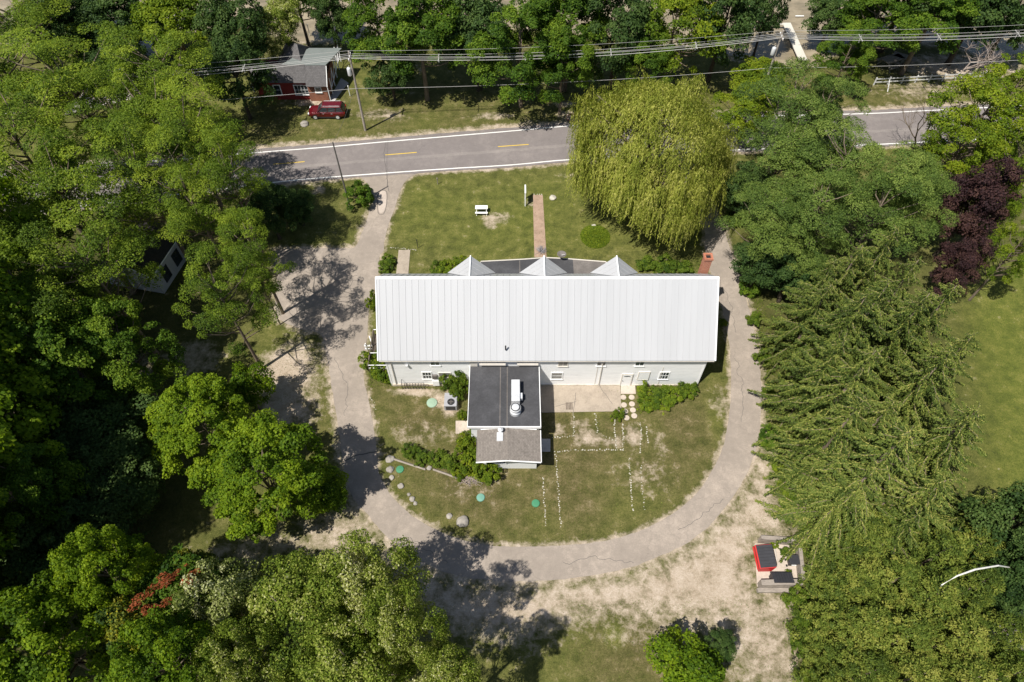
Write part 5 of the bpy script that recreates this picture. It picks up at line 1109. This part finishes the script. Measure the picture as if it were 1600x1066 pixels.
# ================================================================ TREES
# kind, crown pixel x, crown pixel y, total height, crown width in pixels, name, look, place
SP = 'trees of the wood'
T_ = [
 ('locust',262,118,18,150,'bright yellow green feathery crown','over the side road left of the dark green trees',1),
 ('locust',110,135,19,190,'green feathery crown','beside the dark gap in the upper left wood',0),
 ('locust',15,120,19,160,'feathery crown','cut by the left edge near the top left corner',0),
 ('locust',40,40,17,150,'dull green thin crown','in the top left corner',0),
 ('locust',40,240,20,190,'broad feathery crown','against the left edge below the yellowish leaves',0),
 ('locust',190,195,17,110,'small feathery crown','in the middle of the upper left wood',1),
 ('locust',250,200,19,150,'rounded bright crown','left of the road where it leaves the wood',1),
 ('locust',300,226,19,150,'broadest bright feathery crown','overhanging the road at its left end',1),
 ('locust',355,100,0,0,'','',0),
 ('locust',225,285,19,150,'mid green feathery crown','between the cottage and the road overhang',1),
 ('locust',110,320,20,190,'tall feathery crown with visible limbs','left of the cottage clearing',0),
 ('locust',20,350,20,160,'feathery crown','halfway down the left edge',0),
 ('locust',362,288,18,105,'bright feathery crown','right of the cottage, over the grass strip',1),
 ('locust',395,385,16,106,'bright feathery crown with its trunk showing','standing over the shaded parking area',1),
 ('locust',300,315,18,120,'feathery crown','touching the cottage gable',1),
 ('locust',350,470,17,118,'lowest bright feathery crown','at the left rim of the parking area, below the cottage',1),
 ('locust',150,430,19,170,'shaded feathery crown','directly left of the cottage',0),
 ('locust',45,460,20,180,'dim feathery crown','left edge beside the cottage level',0),
 ('locust',412,452,9,44,'small low crown','at the corner of the parking asphalt',1),
 ('broad_tree',100,560,17,170,'dim green crown','lower left wood above the darkest shade',0),
 ('broad_tree',180,545,14,125,'dim green crown','below the cottage, next to the sunlit clearing',0),
 ('broad_tree',20,610,17,150,'dim green crown','left edge, upper part of the dark wood',0),
 ('broad_tree',40,750,15,150,'dim green crown','left edge, lit patch in the darkest wood',0),
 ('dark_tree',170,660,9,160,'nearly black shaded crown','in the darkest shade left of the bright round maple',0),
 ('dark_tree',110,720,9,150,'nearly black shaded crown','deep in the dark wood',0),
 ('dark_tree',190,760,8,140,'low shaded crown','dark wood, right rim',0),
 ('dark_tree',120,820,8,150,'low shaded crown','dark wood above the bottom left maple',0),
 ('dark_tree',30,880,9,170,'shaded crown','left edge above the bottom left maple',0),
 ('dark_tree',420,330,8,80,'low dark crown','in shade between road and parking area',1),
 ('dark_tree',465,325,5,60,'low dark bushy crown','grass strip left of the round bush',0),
 ('maple',325,672,10.5,140,'bright green dense crown, the left of the maple pair','beside the shaded drive',1),
 ('maple',418,745,11.5,162,'bright green dense crown, the right and bigger of the maple pair','beside the shaded drive',1),
 ('small_maple',385,606,7,64,'bright green branchy top','rising behind the maple pair over bare ground',1),
 ('small_maple',512,770,5,66,'little bright green crown','right of the maple pair at the drive edge',1),
 ('maple',195,912,14,125,'lime green crown','standing above the red blossoming tree',1),
 ('maple',70,1020,15,200,'broad lime green crown','in the bottom left corner',1),
 ('maple',290,1050,14,150,'lime green crown','cut by the bottom edge below the yellowing tree',1),
 ('yellow_tree',225,995,12,120,'green crown with yellowing leaves','below the red blossoming tree',1),
 ('yellow_tree',315,905,10,70,'small dark green and yellow crown','above the cream blossoming tree',1),
 ('cream_tree',350,945,13,120,'crown covered in cream blossom','next to the red blossoming tree',1),
 ('olive_tree',455,950,16,200,'olive green crown with silvery leaves','bottom centre, the left of the three big ones',1),
 ('olive_tree',575,930,15,165,'olive green crown with silvery leaves','bottom centre, reaching the gravel beside the drive',1),
 ('olive_tree',545,1040,17,190,'olive green crown with silvery leaves','bottom centre, cut by the bottom edge',1),
 ('olive_tree',632,995,18,130,'darker half shaded olive crown','bottom centre, the right of the big ones',1),
 ('olive_tree',700,1072,19.5,135,'small pale tipped crown','at the bottom edge left of the big shadow',1),
 ('olive_tree',390,1050,15,130,'olive crown','bottom edge between lime green and olive crowns',1),
 ('small_maple',1082,1044,7.5,104,'small bright green maple','alone on the grass at the bottom edge',1),
 ('dark_tree',1124,1010,5,44,'small dark green crown','just behind the lone small maple',1),
 ('dark_tree',170,40,12,130,'dark shaded crown','top edge left of the bright upright crown',1),
 ('dark_tree',110,55,12,120,'dark shaded crown','upper left wood near the top corner',1),
 ('dark_tree',185,105,9,90,'dark low crown','in the dark gap beside the side road',1),
 ('dark_tree',95,0,14,120,'dark crown','top edge near the left corner',1),
 ('broad_tree',460,-15,14,100,'green crown','behind the red house at the top edge',1),
 ('lime_tree',268,34,13,115,'bright upright crown','top edge left of the dark green tree',1),
 ('dark_tree',372,55,14,105,'bluish dark green crown','left of the red house',1),
 ('dark_tree',366,118,12,92,'dark green crown','at the left end of the red house roof',1),
 ('olive_tree',438,30,12,90,'reddish olive crown','behind the red house',1),
 ('dark_tree',515,30,11,60,'small dark crown','top edge behind the metal roof',1),
 ('broad_tree',590,50,15,110,'light green crown','right of the red house roof',1),
 ('broad_tree',655,45,17,150,'bright green tall crown with a long bare trunk','between the red house and the oaks',1),
 ('dark_tree',610,112,8,70,'dark low crown','below the light green crown by the pole',1),
 ('dark_tree',745,55,15,120,'dark crown','top edge, behind the long bare trunk',1),
 ('broad_tree',815,70,15,130,'deep green crown','top centre, over the two grey trunks',1),
 ('broad_tree',890,30,17,150,'deep green crown','top edge, centre',1),
 ('broad_tree',880,95,13,90,'low hanging green crown','in front of the grey twin trunk',1),
 ('dark_tree',965,50,16,110,'dark crown with a thin leaning trunk','top, left of the yellow green one',1),
 ('lime_tree',1055,35,15,110,'yellow green crown','top edge above the willow',1),
 ('broad_tree',1010,90,11,90,'green crown','directly behind the willow top',1),
 ('dark_tree',1130,35,16,110,'dark crown','top edge left of the dock',1),
 ('lime_tree',1190,120,7,84,'lime green crown','around the foot of the pole by the dock',1),
 ('lime_tree',1168,175,7.5,76,'brightest lime crown','between the willow and the pale locusts',1),
 ('dark_tree',1200,15,13,60,'dark crown','top edge left of the dock end',1),
 ('dark_tree',1300,30,9,80,'thin dark crown','in the river view right of the dock',1),
 ('broad_tree',1370,25,14,110,'deep green crown','top right, left of the dark pair',1),
 ('broad_tree',1462,12,16,150,'deep green broad crown','top edge over the picnic tables',1),
 ('dark_tree',1420,-10,16,120,'dark crown','top edge right of centre',1),
 ('broad_tree',1325,88,10,70,'green crown','at the left end of the white fence',1),
 ('dark_tree',1530,15,15,130,'dark crown','top edge near the right corner',1),
 ('dark_tree',1585,25,13,90,'dark crown','top right corner',1),
 ('pale_locust',1240,170,16,150,'pale feathery crown','right of the lime crown by the road',1),
 ('pale_locust',1288,180,15,110,'pale feathery crown','hiding the road near the dead tree',1),
 ('pale_locust',1225,250,16,140,'pale feathery crown','right beside the willow, upper part',1),
 ('pale_locust',1310,260,17,150,'pale feathery crown','in the middle of the pale locust group',1),
 ('pale_locust',1400,295,16,135,'pale feathery crown','above the purple leaved tree, left side',1),
 ('pale_locust',1205,345,15,130,'pale feathery crown','leaning over the right drive below the willow',1),
 ('pale_locust',1270,335,17,140,'pale feathery crown','between willow and spruces',1),
 ('pale_locust',1370,340,17,140,'pale feathery crown','just above the spruces',1),
 ('pale_locust',1440,310,16,110,'pale feathery crown','touching the purple leaved tree',1),
 ('dark_tree',1240,425,9,90,'dark crown','between right drive bend and spruces',1),
 ('pale_locust',1255,390,12,110,'small pale feathery crown','above the top left spruce',1),
 ('dark_tree',1190,410,8,80,'dark bushy crown','drive edge above the spruces',1),
 ('dark_tree',1160,300,8,80,'dark crown','in the shade right of the willow',1),
 ('bright_locust',1530,190,15,140,'airy bright green crown with grey limbs','right of the dead brown branches',1),
 ('bright_locust',1575,150,15,120,'airy bright green crown','right edge above the road',1),
 ('bright_locust',1500,235,13,100,'airy bright green crown','above the purple leaved tree, right side',1),
 ('bright_locust',1590,250,14,90,'airy bright green crown','right edge below the road',1),
 ('bright_locust',1580,395,12,70,'airy green crown','right edge beside the purple leaved tree',1),
 ('purple_tree',1514,328,13,80,'dark purple leaved crown','at the right beside the green lawn, upper one',1),
 ('purple_tree',1496,420,9,54,'dark purple leaved crown','at the rim of the green lawn, lower one',1),
 ('bright_locust',1552,310,11,80,'green crown','directly right of the purple leaved tree',1),
 ('dark_tree',1580,830,13,130,'bluish dark green crown','right edge above the grey shed',1),
 ('dark_tree',1590,900,12,110,'bluish dark green crown','right edge beside the grey shed',1),
 ('dark_tree',1545,930,7,90,'low dark crown','left of the grey shed',1),
 ('broad_tree',1560,1040,9,80,'green crown','bottom right corner',1),
]
CF = {'locust':.66,'pale_locust':.64,'maple':.60,'dark_tree':.55,'broad_tree':.62,'lime_tree':.60,'olive_tree':.58,'bright_locust':.64,'cream_tree':.60,'yellow_tree':.60,'purple_tree':.56,'small_maple':.55}
NAME = {'locust':'locust_tree','pale_locust':'locust_tree','bright_locust':'locust_tree','maple':'maple_tree','small_maple':'maple_tree','dark_tree':'leafy_tree','broad_tree':'leafy_tree','lime_tree':'lime_green_tree','olive_tree':'olive_green_tree','cream_tree':'blossoming_tree','yellow_tree':'yellowing_tree','purple_tree':'purple_leaved_tree'}
for (kd, px, py, H, wpx, look, place, z_) in T_:
    if H == 0: continue
    zc_ = H*CF[kd]; c_ = G(px, py, zc_); t_ = (c_ - Vector((0,0,CAMH))).length; dep = c_.y*math.cos(PIT)+(CAMH-zc_)*math.sin(PIT)
    plant(kd, NAME[kd], c_.x, c_.y, H, wpx/2*dep/FPX*1.06, (look + ', ' + place), 'tree', SP)
# red blossoming shrub tree
a = KIND['yellow_tree'][0]
P_, N_, S_, Tn, cen = crown_cloud(881, 2.1, 10.0, 1.3, 22, .42, 90, .17, flat=.9, gap=.2)
c_ = G(268,930,10.5); rt = empty('red_blossoming_tree', (c_.x,c_.y,0), 'tree topped with brick red blossom clusters between lime and cream crowns', 'tree', SP)
o = bpy.data.objects.new('crown', leaf_mesh('crown', P_, N_, S_, Tn, .8, M['leaf_red'])); C.objects.link(o); o.parent = rt; o.scale = (1.15,.6,1); o.rotation_euler = (0,0,.7); o.location = (0,0,1.5)
P_, N_, S_, Tn, cen = crown_cloud(882, 3.2, 7.6, 3.2, 60, .9, 260, .22, flat=.8); o = bpy.data.objects.new('leaves', leaf_mesh('leaves', P_, N_, S_, Tn, .8, M['leaf_mid'])); C.objects.link(o); o.parent = rt
tr_ = trunk_mb(9, 10, .18, 9, cen, 12).build('trunk', M['bark'], None, smooth=True); tr_.parent = rt
# willow
c_ = G(1018,250,8.6); plant('willow','willow_tree',c_.x,c_.y,18.5,8.35,'broad yellow green weeping willow between the front lawn and the road','tree',None,rz=.4)
# spruces (apex pixel, height, radius)
for i, (px, py, H, Rr, place) in enumerate(((1428,668,16.5,6.4,'the one whose bare grey tip shows in the middle of the evergreens'),(1358,457,16,5.0,'top left of the evergreens, above the drive'),(1393,437,17,5.2,'top of the evergreens below the pale locusts'),(1458,452,16,4.8,'top right of the evergreens by the purple tree'),
   (1323,527,14,4.8,'left rim of the evergreens, upper'),(1373,542,16.5,5.4,'upper middle of the evergreens'),(1493,542,15,5.0,'right rim of the evergreens by the lawn, upper'),(1353,622,14.5,5.0,'left rim of the evergreens, middle'),(1403,622,14,4.6,'just left of the bare grey tip'),
   (1533,637,14,5.4,'right rim of the evergreens, its boughs farthest over the lawn'),(1330,702,10,4.4,'left rim of the evergreens, lower'),(1373,727,14,5.2,'lower middle of the evergreens'),(1483,747,13.5,5.2,'lower right of the evergreens by the lawn'),(1438,802,12,4.6,'lowest of the evergreens above the cedar thicket'),(1395,775,9,3.4,'lower left, next to the cedar thicket'),(1500,440,16,4.8,'top right corner of the evergreens beside the purple tree'),(1525,520,14,4.6,'right rim of the evergreens, high'),(1440,400,16,4.6,'topmost, against the pale locusts'),(1302,440,13,4.2,'top left corner of the evergreens at the drive'),(1405,352,16,4.4,'highest one, in front of the pale locusts'),(1352,378,15,4.4,'high one left of the highest'),(1310,400,14,4.2,'high one nearest the right drive'),(1320,110,12,3.0,'slim one with a brownish tip near the dock'),(1558,772,10,3.4,'small one at the lawn above the dark crowns'))):
    a = G(px, py, H); plant('spruce','spruce_tree',a.x,a.y,H,Rr,'spruce, '+place,'tree','spruce trees')
cd = [(1350,860,9,120),(1375,840,10,120),(1445,880,11,130),(1515,860,9,100),(1335,920,8,110),(1378,920,11,130),(1425,950,12,140),(1495,930,11,120),(1338,990,10,130),(1385,1010,12,140),(1465,1010,12,140),(1338,1060,10,120),(1395,1070,12,130),(1535,1000,11,110),(1475,1075,12,130),(1545,1065,11,110),(1315,880,4,60)]
pl_names = ['top left','top, second','top, third','top right','left rim, upper','upper middle left','centre','right of centre','left rim, middle','lower middle left','lower middle right','left rim, lower','bottom edge','right rim below the white leaning trunk','bottom edge, right part','bottom right, near the shed','low one touching the timber enclosure']
for (px, py, H, wpx), pn_ in zip(cd, pl_names):
    zc_ = H*.55; c_ = G(px, py, zc_); dep = c_.y*math.cos(PIT)+(CAMH-zc_)*math.sin(PIT); plant('cedar','cedar_tree',c_.x,c_.y,H,wpx/2*dep/FPX*1.12,'fine textured yellow green cedar in the thicket, '+pn_,'tree','cedar thicket')
# shade-casting wood just outside the frame at lower left
for x_, y_, H, lb in ((-40.5,5,21,'lowest'),(-42,14,23,'second lowest'),(-43,23,23,'third from the bottom'),(-46,32,22,'fourth from the bottom'),(-50,41,22,'highest'),(-50,12,22,'outer low'),(-52,24,22,'outer high')):
    plant('maple','maple_tree',x_,y_,H,7.0,'tall wood tree just outside the lower left edge, '+lb,'tree',SP)
# bare dead trees
def dead_tree(base, H, spread, seed, label, m_='bark_dead', r0=.22, lean=(0,0), depth=5):
    rng = random.Random(seed); o = empty('dead_tree', tuple(base), label, 'tree'); mb = MB(); tb = MB()
    def br(p, d, L_, r_, lv):
        pts = [p]; q = p.copy(); dd = d.copy()
        for k in range(4): dd = (dd + Vector((rng.gauss(0,.16),rng.gauss(0,.16),rng.gauss(0,.12)))).normalized(); q = q + dd*L_/4; pts.append(q.copy())
        (tb if lv == 0 else mb).tube(pts, [r_*(1-.15*k) for k in range(5)], 6 if lv < 2 else 4)
        if lv < depth-1:
            for k in range(4 if lv < 2 else 3):
                s_ = pts[rng.choice((2,3,4))]; a = rng.uniform(0,6.28); nd = (dd + Vector((math.cos(a),math.sin(a),rng.uniform(-.2,.5)))*spread).normalized(); br(s_, nd, L_*rng.uniform(.5,.75), r_*.5, lv+1)
    br(Vector(base)-Vector((0,0,.2)), Vector((lean[0],lean[1],1)).normalized(), H*.45, r0, 0)
    tb.build('trunk', M[m_], o); mb.build('branches', M[m_], o)
b_ = G(1487,138); dead_tree(b_, 9, .95, 3, 'bare grey dead tree spreading over the right end of the white fence', 'bark_dead', .2)
b_ = G(1515,132); dead_tree(b_, 8, .95, 8, 'smaller bare grey tree over the stony ground at the right', 'bark_dead', .16)
b_ = G(1425,235); dead_tree(b_, 11, .6, 5, 'thin brownish leafless tree in front of the road left of the airy green crowns', 'bark', .14, (.15,.1), 5)
# leaning white trunk at the lower right
a = empty('leaning_trunk', tuple(G(1472,915)), 'bare white trunk arching out over the cedar thicket at the lower right', 'tree trunk'); MB().tube([G(1464,924,9),G(1472,914,12.5),G(1496,900,13.4),G(1524,890,13.2),G(1560,884,12),G(1585,888,7)],[.03,.04,.05,.06,.055,.05],7).build('trunk', M['bark_birch'], a)
# ------------------------------------------------ shrubs
def shrub(kind, px, py, H, wpx, label, name=None, zc=.4):
    c_ = G(px, py, H*zc); dep = c_.y*math.cos(PIT)+(CAMH-H*zc)*math.sin(PIT); plant(kind, name or 'shrub', c_.x, c_.y, H, wpx/2*dep/FPX, label, 'shrub', 'shrubs and weeds around the barn')
for q in (('dark_shrub',561,309,2.3,44,'round dark bush at the drive entrance beside the thin pole'),
 ('lime_shrub',584,566,2.0,40,'upper clump of the green hedge at the barn left corner'),('lime_shrub',597,585,1.8,38,'lower clump of the green hedge at the barn left corner'),('green_shrub',590,577,1.6,40,'middle clump of the green hedge at the barn left corner'),
 ('lime_shrub',582,478,1.6,18,'narrow green clump at the back end of the deck'),('lime_shrub',583,463,1.3,14,'small green clump behind the deck'),
 ('green_shrub',706,597,2.6,40,'dark green bush behind the air conditioner'),('green_shrub',722,598,2.4,30,'dark green bush against the annex corner'),('green_shrub',717,615,1.8,24,'bush between the air conditioner and annex'),('lime_shrub',722,650,1.2,16,'yellow green clump above the small concrete pad'),
 ('lime_shrub',731,690,2.0,34,'uppermost bush along the brown annex'),('lime_shrub',733,708,2.0,40,'second bush along the brown annex'),('lime_shrub',742,728,1.8,44,'third bush at the corner of the brown annex'),('lime_shrub',763,740,1.5,38,'bush in front of the small annex window'),
 ('green_shrub',702,722,1.3,36,'dark bush left of the annex bushes'),('green_shrub',683,720,1.2,32,'weedy bush in the middle of the timber edging'),('green_shrub',660,714,1.0,32,'weedy bush near the upper end of the timber edging'),('green_shrub',639,707,.9,28,'weedy clump nearest the boulders'),('lime_shrub',720,736,1.3,30,'low bush just above the brush pile'),
 ('lime_shrub',966,649,1.0,20,'round bright bush at the lower corner of the patio'),
 ('lime_shrub',1008,614,1.3,34,'bright weeds nearest the white door step'),('green_shrub',1027,618,1.3,36,'dark weeds under the six pane window'),('lime_shrub',1047,619,1.1,36,'weeds right of the six pane window'),('lime_shrub',1013,632,.9,34,'low weeds beside the stepping stones'),('green_shrub',1066,610,1.2,22,'dark weed clump near the right barn corner'),('lime_shrub',1073,613,1.0,28,'weeds near the right barn corner'),('green_shrub',1084,607,1.3,20,'dark clump at the right barn corner'),('lime_shrub',1036,628,.9,36,'low weeds in front of the barn'),
 ('lime_shrub',700,421,1.5,34,'bush at the left end of the porch'),('lime_shrub',720,412,1.2,30,'bush beside the left dormer'),('green_shrub',684,424,1.4,30,'bush left of the left dormer'),
 ('green_shrub',1010,412,1.4,40,'bush right of the right dormer'),('green_shrub',1040,415,1.3,42,'second bush right of the right dormer'),('green_shrub',1068,418,1.3,38,'bush near the chimney'),
 ('green_shrub',607,407,.9,26,'planted bed beside the walkway'),('green_shrub',604,420,.9,26,'planted bed near the roof corner'),
 ('lime_shrub',1130,505,.6,14,'weeds between barn and right drive'),
 ('green_shrub',1150,345,1.5,34,'bush at the right drive under the locusts'),('dark_shrub',1173,450,2,34,'dark bush at the right drive curve'),('green_shrub',1178,500,1.8,30,'bush between drive and spruces, upper'),('green_shrub',1193,560,1.6,28,'bush between drive and spruces, middle'),('green_shrub',1200,612,1.6,26,'bush between drive and spruces'),('dark_shrub',1203,688,1.8,34,'dark spreading bush at the drive below the spruces'),
 ('lime_shrub',1224,730,1.5,34,'bright weeds below the dark spreading bush'),('lime_shrub',1232,765,1.5,40,'bright weeds left of the lowest spruces'),('green_shrub',1240,800,1.6,44,'green weeds above the enclosure'),('green_shrub',1264,832,1.6,36,'green weeds behind the enclosure'),('green_shrub',1274,870,1.6,30,'bush right of the enclosure'),('green_shrub',1226,862,.9,20,'green clump inside the enclosure'),('lime_shrub',1232,897,.6,14,'small clump in the enclosure by the black container'),('lime_shrub',1209,852,.5,14,'tiny bright clump behind the red container'),
 ('green_shrub',1246,935,1.6,40,'bush below the enclosure'),('green_shrub',1252,975,1.6,40,'bush at the rim of the thicket, upper'),('green_shrub',1262,1015,1.7,44,'bush at the rim of the thicket, lower'),('lime_shrub',1270,1055,1.7,44,'bright bush at the bottom edge by the thicket'),
 ('lime_shrub',480,300,1.0,0,'x')):
    if q[4]: shrub(*q)
# grassy green mound
c_ = G(930,370); mo_ = empty('planted_mound', tuple(c_), 'low round green planted mound on the front lawn beside the willow', 'planting')
rng = np.random.default_rng(9); n = 15000; a = rng.uniform(0,6.283,n); r_ = np.sqrt(rng.random(n)); Pm = np.stack([r_*1.75*np.cos(a), r_*1.9*np.sin(a), .06+.6*np.clip(1-r_**2,0,1)*rng.uniform(.5,1,n)], 1); Nm = rng.normal(size=(n,3))*.5+np.array([0,0,.8])
o = bpy.data.objects.new('leaves', leaf_mesh('leaves', Pm, Nm, rng.uniform(.06,.15,n), np.clip(rng.normal(.35,.3,n),0,1), .6, M['leaf_weed'])); C.objects.link(o); o.parent = mo_
# bare twiggy bush on the brick path
c_ = G(845,394); tb_ = MB()
for k in range(70):
    a = rr_.uniform(0,6.28); e = rr_.uniform(.2,1.3); l_ = rr_.uniform(.5,.95); tb_.tube([c_, c_+Vector((math.cos(a)*math.cos(e),math.sin(a)*math.cos(e),math.sin(e)))*l_], [.02,.012], 4)
tag(tb_.build('twiggy_bush', simple('grey_twig',(.26,.25,.26),.2)), 'bare grey twiggy bush on the brick path', 'bush')
# weeds and rough grass: nobody could count it
def scatter(name, polys, n_per_m2, size, hgt, mname, seed=1, clump=True):
    rng = np.random.default_rng(seed); Ps = []
    for pts, dens in polys:
        w_ = GP(pts); xs_ = [a for a, b in w_]; ys_ = [b for a, b in w_]; A_ = (max(xs_)-min(xs_))*(max(ys_)-min(ys_)); n = int(A_*n_per_m2*dens)
        x_ = rng.uniform(min(xs_),max(xs_),n); y_ = rng.uniform(min(ys_),max(ys_),n); k = inpoly(x_, y_, w_) & ~inpoly(x_, y_, DRV)
        x_, y_ = x_[k], y_[k]
        if clump:
            f_ = np.sin(x_*1.7+np.sin(y_*2.3)*1.5)*np.sin(y_*1.9+np.sin(x_*1.3)*2); k = f_ > rng.uniform(-1.2,.9,len(x_)); x_, y_ = x_[k], y_[k]
        z_ = rng.uniform(.2,1,len(x_))**1.5*hgt; Ps.append(np.stack([x_,y_,z_],1))
    P = np.concatenate(Ps); n = len(P); Nn = rng.normal(size=(n,3))*.7+np.array([0,0,.5])
    o = bpy.data.objects.new(name, leaf_mesh(name, P, Nn, rng.uniform(.6,1.4,n)*size, np.clip(rng.normal(.4,.2,n),0,1), .45, M[mname])); C.objects.link(o); return tag(o, None, None, None, 'stuff')
DRV = DRIVE[::4]
o = scatter('weeds', [([(1192,690),(1215,690),(1250,790),(1262,850),(1250,850),(1215,770)],1),([(1160,430),(1176,470),(1196,600),(1196,690),(1212,690),(1215,560),(1180,430)],1),([(1243,925),(1275,925),(1300,1090),(1262,1090)],1),([(996,603),(1092,603),(1080,612),(1030,640),(1000,648)],1.2),([(620,700),(720,725),(760,745),(735,750),(640,722)],1),([(566,560),(600,560),(612,605),(580,610)],.8),([(640,425),(750,425),(752,412),(690,415)],.7),([(985,420),(1098,428),(1098,408),(1000,408)],.9)], 90, .11, .4, 'leaf_weed', 3, False)
tag(o, 'rough green weeds along the drive and the barn walls', 'weeds')
o = scatter('rough_grass', [([(440,275),(560,275),(600,300),(560,390),(440,390)],.6),([(600,270),(900,265),(920,400),(610,400)],.35),([(570,600),(1130,600),(1130,720),(1000,840),(700,850),(600,760)],.35),([(880,940),(1250,940),(1260,1080),(880,1080)],.45),([(380,540),(510,540),(530,720),(400,720)],.5),([(1500,450),(1620,400),(1620,820),(1530,820)],.35),([(400,170),(1000,110),(940,192),(400,236)],.5),([(1150,780),(1230,760),(1240,840),(1150,840)],.8),([(930,940),(1190,930),(1170,960),(900,980)],.5)], 50, .09, .08, 'leaf_shrub', 4)
tag(o, 'tufts of longer grass over the lawns', 'grass tufts')
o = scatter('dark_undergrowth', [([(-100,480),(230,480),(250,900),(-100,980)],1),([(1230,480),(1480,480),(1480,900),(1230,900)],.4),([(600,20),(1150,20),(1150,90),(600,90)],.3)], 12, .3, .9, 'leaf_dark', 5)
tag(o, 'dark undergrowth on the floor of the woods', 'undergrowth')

# remove prototypes that were never planted
for kd, lst in KIND.items():
    for i, (r_, *_x) in enumerate(lst):
        if i >= used.get(kd, 0):
            for ch_ in list(r_.children): bpy.data.objects.remove(ch_)
            bpy.data.objects.remove(r_)
